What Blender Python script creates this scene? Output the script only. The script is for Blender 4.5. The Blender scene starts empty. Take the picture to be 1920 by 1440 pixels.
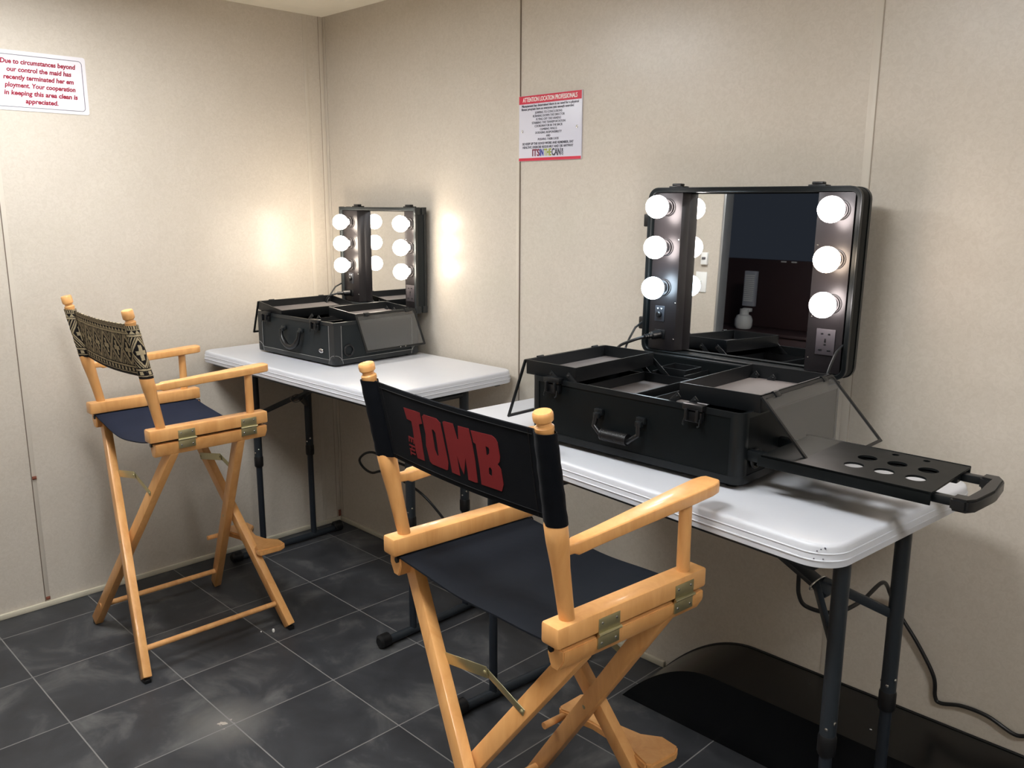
import bpy, bmesh, math, random
from mathutils import Vector, Matrix

# ------------------------------------------------------------------ camera, world, lights, exposure
SC = bpy.context.scene
COL = SC.collection
PI = math.pi

def make_camera():
    x, y, z = 3.3483, -2.1745, 1.4865
    yaw, pitch, roll, f = -0.7891, 0.2072, 0.0039, 1616.8
    fwd = Vector((math.sin(yaw)*math.cos(pitch), math.cos(yaw)*math.cos(pitch), -math.sin(pitch)))
    r = Vector((math.cos(yaw), -math.sin(yaw), 0)); u = r.cross(fwd)
    c, s = math.cos(roll), math.sin(roll)
    r2 = r*c + u*s; u2 = -r*s + u*c
    M = Matrix(((r2.x, u2.x, -fwd.x, x), (r2.y, u2.y, -fwd.y, y), (r2.z, u2.z, -fwd.z, z), (0, 0, 0, 1)))
    cd = bpy.data.cameras.new('camera'); cd.sensor_fit = 'HORIZONTAL'; cd.sensor_width = 36.0
    cd.lens = f/1920*36.0; cd.clip_start = 0.02
    co = bpy.data.objects.new('camera', cd); co.matrix_world = M
    COL.objects.link(co); SC.camera = co
make_camera()

W = bpy.data.worlds.new('world'); SC.world = W; W.use_nodes = True
W.node_tree.nodes['Background'].inputs[0].default_value = (0.50, 0.60, 0.80, 1)
W.node_tree.nodes['Background'].inputs[1].default_value = 0.035

SC.view_settings.view_transform = 'Standard'
SC.view_settings.look = 'None'
SC.view_settings.exposure = 0.0
SC.view_settings.gamma = 1.0
SC.view_settings.use_curve_mapping = False

BULB = 33.0           # strength of the vanity bulbs
CEIL = 52.0            # strength of the added ceiling fixtures' diffusers
ADDED_CEILING_LIGHTS = [(0.80, -1.35, 0.60, 0.30), (2.25, -1.60, 0.60, 0.30), (4.05, -1.45, 0.60, 0.30)]   # x, y, size x, size y

# room
H = 2.2548; DEPTH = 2.44; LEN = 5.2
TAB_Z = 0.900

# ------------------------------------------------------------------ node helpers
class NT:
    def __init__(s, name):
        s.m = bpy.data.materials.new(name); s.m.use_nodes = True
        s.t = s.m.node_tree; s.t.nodes.clear()
        s.out = s.t.nodes.new('ShaderNodeOutputMaterial')
    def n(s, kind, **kw):
        nd = s.t.nodes.new('ShaderNode'+kind)
        for k, v in kw.items(): setattr(nd, k, v)
        return nd
    def put(s, inp, v):
        if isinstance(v, bpy.types.NodeSocket): s.t.links.new(v, inp)
        elif isinstance(v, (tuple, list)):
            inp.default_value = tuple(v)+((1,) if len(v) == 3 and inp.type == 'RGBA' else ())
        else: inp.default_value = v
    def math(s, op, a, b=0.0, c=None, clamp=False):
        nd = s.n('Math', operation=op, use_clamp=clamp)
        s.put(nd.inputs[0], a); s.put(nd.inputs[1], b)
        if c is not None: s.put(nd.inputs[2], c)
        return nd.outputs[0]
    def mix(s, f, a, b):
        nd = s.n('Mix', data_type='RGBA')
        s.put(nd.inputs['Factor'], f); s.put(nd.inputs[6], a); s.put(nd.inputs[7], b)
        return nd.outputs[2]
    def noise(s, scale, vec=None, detail=3, rough=0.5, dist=0.0):
        nd = s.n('TexNoise'); nd.inputs['Scale'].default_value = scale
        nd.inputs['Detail'].default_value = detail; nd.inputs['Roughness'].default_value = rough
        nd.inputs['Distortion'].default_value = dist
        if vec is not None: s.put(nd.inputs['Vector'], vec)
        return nd.outputs['Fac']
    def coord(s, which='Object'): return s.n('TexCoord').outputs[which]
    def pos(s): return s.n('NewGeometry').outputs['Position']
    def mapping(s, vec, scale=(1, 1, 1), loc=(0, 0, 0), rot=(0, 0, 0)):
        nd = s.n('Mapping'); s.put(nd.inputs['Vector'], vec)
        nd.inputs['Scale'].default_value = scale; nd.inputs['Location'].default_value = loc
        nd.inputs['Rotation'].default_value = rot
        return nd.outputs[0]
    def ramp(s, f, stops):
        nd = s.n('ValToRGB'); s.put(nd.inputs[0], f); e = nd.color_ramp.elements
        while len(e) < len(stops): e.new(0.5)
        for el, (p, c) in zip(e, stops):
            el.position = p; el.color = tuple(c)+(1,) if len(c) == 3 else c
        return nd.outputs[0]
    def sep(s, vec):
        nd = s.n('SeparateXYZ'); s.put(nd.inputs[0], vec); return nd.outputs
    def bump(s, h, strength=0.2, dist=0.01):
        nd = s.n('Bump'); s.put(nd.inputs['Height'], h)
        nd.inputs['Strength'].default_value = strength; nd.inputs['Distance'].default_value = dist
        return nd.outputs[0]
    def bsdf(s, color, rough=0.5, metal=0.0, normal=None, spec=0.5, coat=0.0, trans=0.0, emit=None, emit_s=0.0, ior=1.45, sheen=0.0):
        b = s.n('BsdfPrincipled')
        s.put(b.inputs['Base Color'], color); s.put(b.inputs['Roughness'], rough)
        s.put(b.inputs['Metallic'], metal); s.put(b.inputs['Specular IOR Level'], spec)
        b.inputs['Coat Weight'].default_value = coat; b.inputs['IOR'].default_value = ior
        b.inputs['Transmission Weight'].default_value = trans
        b.inputs['Sheen Weight'].default_value = sheen
        if emit is not None:
            s.put(b.inputs['Emission Color'], emit); b.inputs['Emission Strength'].default_value = emit_s
        if normal is not None: s.put(b.inputs['Normal'], normal)
        s.t.links.new(b.outputs[0], s.out.inputs[0]); return b

def lin(r, g, b):
    f = lambda c: ((c/255)/12.92 if c/255 <= 0.04045 else (((c/255)+0.055)/1.055)**2.4)
    return (f(r), f(g), f(b))

def plain(name, col, rough=0.5, metal=0.0, spec=0.5, coat=0.0, bump=0.0, bscale=200, var=0.06, sheen=0.0):
    t = NT(name); co = t.coord()
    n1 = t.noise(14, co, 4)
    c2 = tuple(min(1, x*(1+var)) for x in col); c1 = tuple(x*(1-var) for x in col)
    cc = t.mix(n1, c1, c2)
    nm = t.bump(t.noise(bscale, co, 2), bump, 0.002) if bump > 0 else None
    rr = t.math('MULTIPLY_ADD', n1, 0.12, rough-0.06)
    t.bsdf(cc, rr, metal, nm, spec, coat, sheen=sheen); return t.m

# ------------------------------------------------------------------ materials
def wall_mat():
    t = NT('wall_panel'); p = t.pos()
    n1 = t.noise(7, p, 5, 0.6); n2 = t.noise(75, p, 5, 0.65, 1.2)
    c = t.mix(n1, lin(190, 181, 168), lin(202, 193, 181))
    c = t.mix(t.math('MULTIPLY', t.ramp(n2, [(0.40, (0, 0, 0)), (0.62, (1, 1, 1))]), 0.5), c, lin(182, 172, 158))
    h = t.noise(120, p, 4, 0.6)
    t.bsdf(c, 0.30, 0, t.bump(h, 0.045, 0.002), 0.42); return t.m
M_WALL = wall_mat()
M_CEIL = plain('ceiling_paint', lin(236, 229, 212), 0.7, bump=0.05)
M_TRIM = plain('trim_paint', lin(196, 188, 168), 0.45)
M_BATTEN = plain('batten_vinyl', lin(196, 187, 174), 0.42, bump=0.08)

def floor_mat():
    t = NT('slate_tile'); p = t.pos(); s = t.sep(p)
    fx = t.math('DIVIDE', t.math('SUBTRACT', s[0], 0.163), 0.3405)
    fy = t.math('DIVIDE', t.math('SUBTRACT', s[1], -0.1475), 0.3375)
    ax = t.math('ABSOLUTE', t.math('SUBTRACT', t.math('FRACT', t.math('ADD', fx, 0.5)), 0.5))
    ay = t.math('ABSOLUTE', t.math('SUBTRACT', t.math('FRACT', t.math('ADD', fy, 0.5)), 0.5))
    d = t.math('MINIMUM', ax, ay)
    line = t.math('LESS_THAN', d, 0.0052)
    cid = t.n('CombineXYZ'); t.put(cid.inputs[0], t.math('FLOOR', fx)); t.put(cid.inputs[1], t.math('FLOOR', fy))
    wn = t.n('TexWhiteNoise'); t.put(wn.inputs['Vector'], cid.outputs[0])
    off = t.n('VectorMath', operation='SCALE'); t.put(off.inputs[0], wn.outputs['Color']); off.inputs['Scale'].default_value = 7
    pv = t.n('VectorMath', operation='ADD'); t.put(pv.inputs[0], p); t.put(pv.inputs[1], off.outputs[0])
    n1 = t.noise(4.5, pv.outputs[0], 8, 0.62, 0.6)
    n2 = t.noise(30, pv.outputs[0], 6, 0.6)
    c = t.ramp(n1, [(0.30, lin(36, 37, 40)), (0.52, lin(56, 57, 60)), (0.70, lin(98, 97, 96))])
    c = t.mix(t.math('MULTIPLY', n2, 0.45), c, lin(45, 45, 48))
    # scuffed, chipped tile corner with its own shape
    dx = t.math('SUBTRACT', s[0], 1.160); dy = t.math('SUBTRACT', s[1], -1.178)
    r = t.math('SQRT', t.math('ADD', t.math('MULTIPLY', dx, dx), t.math('MULTIPLY', dy, dy)))
    r = t.math('ADD', r, t.math('MULTIPLY', t.math('SUBTRACT', n1, 0.5), 0.25))
    k = t.math('SUBTRACT', 1.0, t.math('DIVIDE', r, 0.16), clamp=True)
    c = t.mix(t.math('MULTIPLY', k, 0.55), c, lin(138, 134, 128))
    chip = t.math('LESS_THAN', t.math('ADD', r, t.math('MULTIPLY', n2, 0.015)), 0.024)
    c = t.mix(chip, c, lin(170, 160, 148))
    c = t.mix(line, c, lin(122, 120, 118))
    hgt = t.math('ADD', t.math('MULTIPLY', n2, 0.35), t.math('MULTIPLY', t.math('SUBTRACT', 1.0, line), 1.0))
    t.bsdf(c, t.math('MULTIPLY_ADD', n1, 0.25, 0.36), 0, t.bump(hgt, 0.15, 0.003), 0.45); return t.m
M_FLOOR = floor_mat()

def wood_mat(name, base, dark):
    t = NT(name); co = t.coord()
    rnd = t.n('ObjectInfo').outputs['Random']
    v = t.mapping(co, (9, 9, 1.6)); sh = t.n('VectorMath', operation='ADD'); t.put(sh.inputs[0], v)
    cx = t.n('CombineXYZ'); t.put(cx.inputs[0], t.math('MULTIPLY', rnd, 40)); t.put(sh.inputs[1], cx.outputs[0])
    n1 = t.noise(3.0, sh.outputs[0], 5, 0.6, 0.8); n2 = t.noise(26, sh.outputs[0], 3, 0.5)
    c = t.mix(t.ramp(n1, [(0.3, (0, 0, 0)), (0.7, (1, 1, 1))]), base, dark)
    c = t.mix(t.math('MULTIPLY', n2, 0.22), c, dark)
    t.bsdf(c, 0.33, 0, t.bump(n2, 0.03, 0.001), 0.5, coat=0.15); return t.m
M_WOOD = wood_mat('varnished_beech', lin(228, 172, 110), lin(210, 150, 88))
M_WOOD_END = wood_mat('beech_dowel', lin(222, 170, 112), lin(200, 142, 86))

def canvas_mat(name, col):
    t = NT(name); co = t.coord()
    w1 = t.n('TexWave', bands_direction='X'); w1.inputs['Scale'].default_value = 260; t.put(w1.inputs[0], co)
    w2 = t.n('TexWave', bands_direction='Z'); w2.inputs['Scale'].default_value = 260; t.put(w2.inputs[0], co)
    wrinkle = t.noise(9, co, 4, 0.55)
    h = t.math('ADD', t.math('MULTIPLY', t.math('ADD', w1.outputs['Fac'], w2.outputs['Fac']), 0.12), wrinkle)
    c = t.mix(wrinkle, tuple(x*0.8 for x in col), tuple(x*1.3 for x in col))
    t.bsdf(c, 0.88, 0, t.bump(h, 0.25, 0.006), 0.10, sheen=0.02); return t.m
M_CANVAS = canvas_mat('black_canvas', lin(20, 23, 29))
M_CANVAS_SHADE = canvas_mat('shaded_black_canvas', lin(10, 12, 17))  # shade in the colour: darker canvas for the back, turned from the bulbs
M_CANVAS_B = canvas_mat('navy_canvas', lin(30, 35, 50))
M_RED = plain('red_print', lin(122, 38, 40), 0.85, spec=0.2)

def batik_mat():
    t = NT('patterned_fabric'); uv = t.coord('UV'); s = t.sep(uv)
    nz = t.noise(18, uv, 3)
    u = t.math('MULTIPLY_ADD', t.math('SUBTRACT', nz, 0.5), 0.010, s[0])
    v = t.math('MULTIPLY_ADD', t.math('SUBTRACT', nz, 0.5), 0.03, s[1])
    def tri(x, per):   # 0..1 triangle
        return t.math('MULTIPLY', t.math('ABSOLUTE', t.math('SUBTRACT', t.math('FRACT', t.math('DIVIDE', x, per)), 0.5)), 2.0)
    def band(x, a, b):
        return t.math('MULTIPLY', t.math('GREATER_THAN', x, a), t.math('LESS_THAN', x, b))
    def AND(a, b): return t.math('MULTIPLY', a, b)
    def OR(a, b): return t.math('MAXIMUM', a, b)
    # centre field: diamonds of period P, hatch outside, crosses inside
    P = 0.155
    cu = tri(u, P)                                    # 0 at cell centre, 1 at edge
    cv = t.math('DIVIDE', t.math('ABSOLUTE', t.math('SUBTRACT', v, 0.50)), 0.30)
    dd = t.math('ADD', cu, cv)
    inside = t.math('LESS_THAN', dd, 0.78)
    edge = band(dd, 0.80, 0.98)
    hatch = t.math('GREATER_THAN', t.math('FRACT', t.math('MULTIPLY', dd, 3.4)), 0.60)
    arm1 = AND(t.math('LESS_THAN', cu, 0.16), t.math('LESS_THAN', cv, 0.48))
    arm2 = AND(t.math('LESS_THAN', cu, 0.46), t.math('LESS_THAN', cv, 0.13))
    cross = OR(arm1, arm2)
    centre = OR(OR(AND(inside, cross), edge), AND(AND(hatch, t.math('GREATER_THAN', dd, 1.06)), 1.0))
    field = AND(band(v, 0.21, 0.79), centre)
    lines = OR(OR(band(v, 0.80, 0.835), band(v, 0.915, 0.93)), OR(band(v, 0.16, 0.19), band(v, 0.05, 0.065)))
    teeth = AND(band(v, 0.845, 0.915), t.math('GREATER_THAN', t.math('MULTIPLY_ADD', tri(u, 0.045), 0.07, 0.845), v))
    sq = AND(band(v, 0.08, 0.145), t.math('GREATER_THAN', tri(u, 0.05), 0.5))
    comb = AND(t.math('GREATER_THAN', v, 0.935), t.math('GREATER_THAN', tri(u, 0.016), 0.5))
    m = OR(OR(OR(field, lines), OR(teeth, sq)), comb)
    c = t.mix(m, lin(26, 22, 22), t.mix(t.noise(30, uv, 3), lin(196, 180, 148), lin(150, 134, 106)))
    t.bsdf(c, 0.85, 0, t.bump(t.noise(60, uv, 3), 0.2, 0.003), 0.25); return t.m
M_BATIK = batik_mat()

M_BRASS = plain('antique_brass', lin(186, 178, 140), 0.38, 0.9, var=0.15)
M_STEEL = plain('screw_steel', lin(190, 188, 184), 0.25, 1.0)
M_PLASTIC_W = plain('white_table_plastic', lin(190, 191, 196), 0.34, spec=0.5, bump=0.06, bscale=350, var=0.015)
M_LEG = plain('charcoal_powder_coat', lin(34, 39, 44), 0.42, spec=0.5, var=0.05)
M_LEG_IN = plain('dark_inner_tube', lin(30, 35, 42), 0.38, spec=0.5)
M_RUBBER = plain('black_rubber', lin(13, 13, 15), 0.45)
M_ALU_BLK = plain('black_anodised', lin(13, 16, 17), 0.42, spec=0.15, var=0.04)
M_EDGE = plain('black_edge_metal', lin(22, 25, 27), 0.32, 0.25, spec=0.4)
M_CASE_S = plain('charcoal_vinyl', lin(32, 36, 38), 0.5, spec=0.2, bump=0.15, bscale=500)
M_EDGE_S = plain('charcoal_edge', lin(42, 45, 47), 0.34, 0.4)
M_STITCH = plain('pale_stitching', lin(150, 150, 148), 0.6)
M_TRAY = plain('tray_black', lin(15, 17, 19), 0.38, 0.0, spec=0.35)
M_LINER = plain('tray_liner_grey', lin(98, 93, 92), 0.5, bump=0.12, bscale=700)
M_PANEL = plain('bulb_panel_satin', lin(38, 35, 37), 0.36, 0.4, spec=0.6, var=0.03)
M_BLACK = plain('black_plastic', lin(13, 14, 16), 0.35)
M_DARKGLOSS = None
M_CHROME = plain('chrome', lin(215, 215, 215), 0.12, 1.0)
M_WELL = plain('glossy_black_laminate', lin(9, 10, 12), 0.24, spec=0.45, var=0.1)
M_PLATE = plain('switch_plate_grey', lin(96, 94, 98), 0.4, 0.3)
M_OUTLET = plain('outlet_grey', lin(52, 48, 52), 0.5, 0.0)
M_WHITE = plain('white_enamel', lin(235, 234, 230), 0.4, var=0.01)
M_SIGNW = plain('sign_white', lin(206, 205, 216), 0.35, var=0.01)
M_PAPER = plain('laminated_white', lin(214, 210, 214), 0.4, spec=0.3, var=0.01)
M_SIGNRED = plain('sign_red', lin(196, 44, 66), 0.4, var=0.02)
M_INK = plain('ink_grey', lin(70, 68, 80), 0.5)
M_INKRED = plain('ink_crimson', lin(138, 18, 46), 0.6, spec=0.2)
M_INKBLUE = plain('ink_blue', lin(44, 52, 140), 0.5)
M_INKGREEN = plain('ink_olive', lin(150, 160, 60), 0.5)
M_INKMAR = plain('ink_maroon', lin(120, 40, 60), 0.5)
M_BROWN = plain('brown_clip', lin(122, 70, 54), 0.5)
M_SEAM = plain('seam_gap', lin(112, 98, 86), 0.8)
M_SEAM2 = plain('seam_shallow', lin(158, 146, 132), 0.8)
M_OUTDARK = plain('dark_room_panel', lin(30, 34, 42), 0.6)
M_CABINET = plain('dark_cabinet', lin(70, 52, 52), 0.5)
M_HEATER = plain('heater_grey', lin(180, 182, 190), 0.5)
M_ORANGE = plain('orange_plastic', lin(230, 140, 40), 0.5)

def mirror_mat():
    t = NT('mirror_glass'); t.bsdf((0.88, 0.89, 0.90), 0.012, 1.0); return t.m
M_MIRROR = mirror_mat()

def smoked_mat():
    t = NT('smoked_clear_plastic')
    tr = t.n('BsdfTransparent'); tr.inputs[0].default_value = (0.92, 0.925, 0.925, 1)
    gl = t.n('BsdfGlossy'); gl.inputs['Color'].default_value = (1, 1, 1, 1); gl.inputs['Roughness'].default_value = 0.09
    df = t.n('BsdfDiffuse'); df.inputs['Color'].default_value = (0.40, 0.40, 0.40, 1)
    m1 = t.n('MixShader'); m1.inputs[0].default_value = 0.05
    t.t.links.new(tr.outputs[0], m1.inputs[1]); t.t.links.new(df.outputs[0], m1.inputs[2])
    lw = t.n('LayerWeight'); lw.inputs[0].default_value = 0.3
    fr = t.math('MULTIPLY_ADD', t.math('POWER', lw.outputs['Facing'], 3.0), 0.28, 0.03)
    m2 = t.n('MixShader'); t.t.links.new(fr, m2.inputs[0])
    t.t.links.new(m1.outputs[0], m2.inputs[1]); t.t.links.new(gl.outputs[0], m2.inputs[2])
    t.t.links.new(m2.outputs[0], t.out.inputs[0]); return t.m
M_SMOKE = smoked_mat()

def glow_mat(name, col, strength):
    t = NT(name); t.bsdf((0.9, 0.9, 0.9), 0.3, emit=col, emit_s=strength); return t.m
M_BULB_PINK = glow_mat('bulb_pinkish_white', (1.0, 0.90, 0.86), BULB)
M_BULB_WARM = glow_mat('bulb_amber_white', (1.0, 0.80, 0.60), BULB)
M_BULB_COOL = glow_mat('bulb_cool_white', (0.66, 0.86, 1.0), BULB)
M_BULB_SMALL = glow_mat('bulb_warm_white', (1.0, 0.88, 0.72), BULB*1.15)
M_DIFF = glow_mat('added_ceiling_diffuser', (0.95, 0.98, 1.0), CEIL)  # glow of the added ceiling fixtures

# ------------------------------------------------------------------ mesh helpers
def I(): return Matrix.Identity(4)
def T(x, y, z): return Matrix.Translation((x, y, z))
def RX(a): return Matrix.Rotation(a, 4, 'X')
def RY(a): return Matrix.Rotation(a, 4, 'Y')
def RZ(a): return Matrix.Rotation(a, 4, 'Z')
def basis(xa, ya, za, o):
    return Matrix(((xa[0], ya[0], za[0], o[0]), (xa[1], ya[1], za[1], o[1]), (xa[2], ya[2], za[2], o[2]), (0, 0, 0, 1)))

class MB:
    def __init__(s): s.bm = bmesh.new()
    def _add(s, tmp, M=None):
        if M is not None: tmp.transform(M)
        me = bpy.data.meshes.new('tmp'); tmp.to_mesh(me); tmp.free()
        s.bm.from_mesh(me); bpy.data.meshes.remove(me); return s
    def box(s, a, b, bev=0.0, M=None, seg=2):
        t = bmesh.new(); bmesh.ops.create_cube(t, size=1)
        c = [(a[i]+b[i])/2 for i in range(3)]; d = [abs(b[i]-a[i]) for i in range(3)]
        for v in t.verts: v.co = Vector((v.co.x*d[0]+c[0], v.co.y*d[1]+c[1], v.co.z*d[2]+c[2]))
        if bev > 0:
            bmesh.ops.bevel(t, geom=list(t.edges), offset=min(bev, min(d)*0.45), segments=seg, affect='EDGES', profile=0.5)
        return s._add(t, M)
    def rings(s, rings, cap0=True, cap1=True, M=None, closed=False):
        t = bmesh.new(); R = [[t.verts.new(p) for p in r] for r in rings]
        n = len(R[0]); m = len(R)
        for i in range(m if closed else m-1):
            a, b = R[i], R[(i+1) % m]
            for j in range(n):
                k = (j+1) % n
                try: t.faces.new((a[j], a[k], b[k], b[j]))
                except ValueError: pass
        if not closed:
            if cap0: t.faces.new(list(reversed(R[0])))
            if cap1: t.faces.new(R[-1])
        bmesh.ops.recalc_face_normals(t, faces=t.faces)
        return s._add(t, M)
    def tube(s, pts, r, seg=12, cap=True, M=None, closed=False):
        pts = [Vector(p) for p in pts]; n = len(pts); rr = r if isinstance(r, (list, tuple)) else [r]*n
        rings = []; up = None
        for i, p in enumerate(pts):
            if closed: d = (pts[(i+1) % n]-pts[i-1]).normalized()
            elif i == 0: d = (pts[1]-p).normalized()
            elif i == n-1: d = (p-pts[i-1]).normalized()
            else: d = ((pts[i+1]-p).normalized()+(p-pts[i-1]).normalized()).normalized()
            if up is None:
                up = Vector((0, 0, 1)) if abs(d.z) < 0.9 else Vector((1, 0, 0))
            x = up.cross(d).normalized(); y = d.cross(x).normalized(); up = y
            rings.append([p+(x*math.cos(2*PI*k/seg)+y*math.sin(2*PI*k/seg))*rr[i] for k in range(seg)])
        return s.rings(rings, cap, cap, M, closed)
    def lathe(s, prof, M=None, seg=24):   # prof: (r, z) along +z
        return s.rings([[(max(r, 1e-5)*math.cos(2*PI*k/seg), max(r, 1e-5)*math.sin(2*PI*k/seg), z) for k in range(seg)] for r, z in prof], True, True, M)
    def prism(s, poly, z0, z1, M=None, bev=0.0):
        t = bmesh.new(); vs = [t.verts.new((x, y, z0)) for x, y in poly]
        f = t.faces.new(vs); r = bmesh.ops.extrude_face_region(t, geom=[f])
        for v in r['geom']:
            if isinstance(v, bmesh.types.BMVert): v.co.z = z1
        bmesh.ops.recalc_face_normals(t, faces=t.faces)
        if bev > 0: bmesh.ops.bevel(t, geom=list(t.edges), offset=bev, segments=2, affect='EDGES')
        return s._add(t, M)
    def sphere(s, c, r, seg=24, sc=(1, 1, 1), M=None):
        t = bmesh.new(); bmesh.ops.create_uvsphere(t, u_segments=seg, v_segments=seg//2, radius=r)
        for v in t.verts: v.co = Vector((v.co.x*sc[0]+c[0], v.co.y*sc[1]+c[1], v.co.z*sc[2]+c[2]))
        return s._add(t, M)
    def grid(s, fn, nu, nv, thick=0.0):
        """sheet from fn(a,b)->(pos), offset by fn2 for thickness (closed shell)"""
        t = bmesh.new()
        P = [[Vector(fn(i/nu, j/nv)) for j in range(nv+1)] for i in range(nu+1)]
        def nrm(i, j):
            a = P[min(i+1, nu)][j]-P[max(i-1, 0)][j]; b = P[i][min(j+1, nv)]-P[i][max(j-1, 0)]
            return a.cross(b).normalized()
        A = [[t.verts.new(P[i][j]+nrm(i, j)*thick/2) for j in range(nv+1)] for i in range(nu+1)]
        B = [[t.verts.new(P[i][j]-nrm(i, j)*thick/2) for j in range(nv+1)] for i in range(nu+1)]
        uvl = t.loops.layers.uv.new('UVMap')
        def face(vs, uvs):
            f = t.faces.new(vs)
            for l, q in zip(f.loops, uvs): l[uvl].uv = q
        for i in range(nu):
            for j in range(nv):
                q = [(i/nu, j/nv), ((i+1)/nu, j/nv), ((i+1)/nu, (j+1)/nv), (i/nu, (j+1)/nv)]
                face((A[i][j], A[i+1][j], A[i+1][j+1], A[i][j+1]), q)
                face((B[i][j+1], B[i+1][j+1], B[i+1][j], B[i][j]), list(reversed(q)))
        for i in range(nu):
            for j, fl in ((0, 0), (nv, 1)):
                q = [(i/nu, j/nv), ((i+1)/nu, j/nv)]*2
                vs = (A[i][j], B[i][j], B[i+1][j], A[i+1][j]) if not fl else (A[i+1][j], B[i+1][j], B[i][j], A[i][j])
                face(vs, [(i/nu, j/nv)]*4)
        for j in range(nv):
            for i, fl in ((0, 1), (nu, 0)):
                vs = (A[i][j], B[i][j], B[i][j+1], A[i][j+1]) if not fl else (A[i][j+1], B[i][j+1], B[i][j], A[i][j])
                face(vs, [(i/nu, j/nv)]*4)
        bmesh.ops.recalc_face_normals(t, faces=t.faces)
        return s._add(t)
    def done(s, name, mat, parent=None, angle=35, smooth=True):
        me = bpy.data.meshes.new(name); s.bm.to_mesh(me); s.bm.free()
        for mm in (mat if isinstance(mat, (list, tuple)) else [mat]): me.materials.append(mm)
        if smooth:
            for p in me.polygons: p.use_smooth = True
            me.set_sharp_from_angle(angle=math.radians(angle))
        o = bpy.data.objects.new(name, me); COL.objects.link(o)
        if parent is not None: o.parent = parent
        return o

def thing(name, label, cat, loc=(0, 0, 0), rz=0.0, group=None):
    o = bpy.data.objects.new(name, None); COL.objects.link(o)
    o.location = loc; o.rotation_euler = (0, 0, rz); o.empty_display_size = 0.1
    o['label'] = label; o['category'] = cat
    if group: o['group'] = group
    return o
def tag(o, label, cat, group=None):
    o['label'] = label; o['category'] = cat
    if group: o['group'] = group
    return o
def struct(o): o['kind'] = 'structure'; return o

def rrect(x0, y0, x1, y1, r, seg=6):
    pts = []
    for cx, cy, a0 in ((x1-r, y1-r, 0), (x0+r, y1-r, PI/2), (x0+r, y0+r, PI), (x1-r, y0+r, 3*PI/2)):
        for k in range(seg+1):
            a = a0+PI/2*k/seg; pts.append((cx+r*math.cos(a), cy+r*math.sin(a)))
    return pts
def inset_rr(x0, y0, x1, y1, r, off, seg=6):
    return rrect(x0+off, y0+off, x1-off, y1-off, max(r-off, 0.0015), seg)

def text_mb(mb, body, size, M, align='CENTER', bold=0.0, shear=0.0, xs=1.0, ext=0.0004, width=None):
    cu = bpy.data.curves.new('t', 'FONT'); cu.body = body; cu.size = size; cu.align_x = align; cu.align_y = 'CENTER'
    cu.extrude = ext; cu.offset = bold; cu.shear = shear; cu.resolution_u = 3
    ob = bpy.data.objects.new('t', cu); COL.objects.link(ob)
    bpy.context.view_layer.update()
    dg = bpy.context.evaluated_depsgraph_get()
    me = bpy.data.meshes.new_from_object(ob.evaluated_get(dg))
    bpy.data.objects.remove(ob); bpy.data.curves.remove(cu)
    if width is not None and len(me.vertices):
        xsv = [v.co.x for v in me.vertices]; xs = width/(max(xsv)-min(xsv))
    S = Matrix.Diagonal((xs, 1, 1, 1))
    me.transform(M @ S); mb.bm.from_mesh(me); bpy.data.meshes.remove(me)

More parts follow.
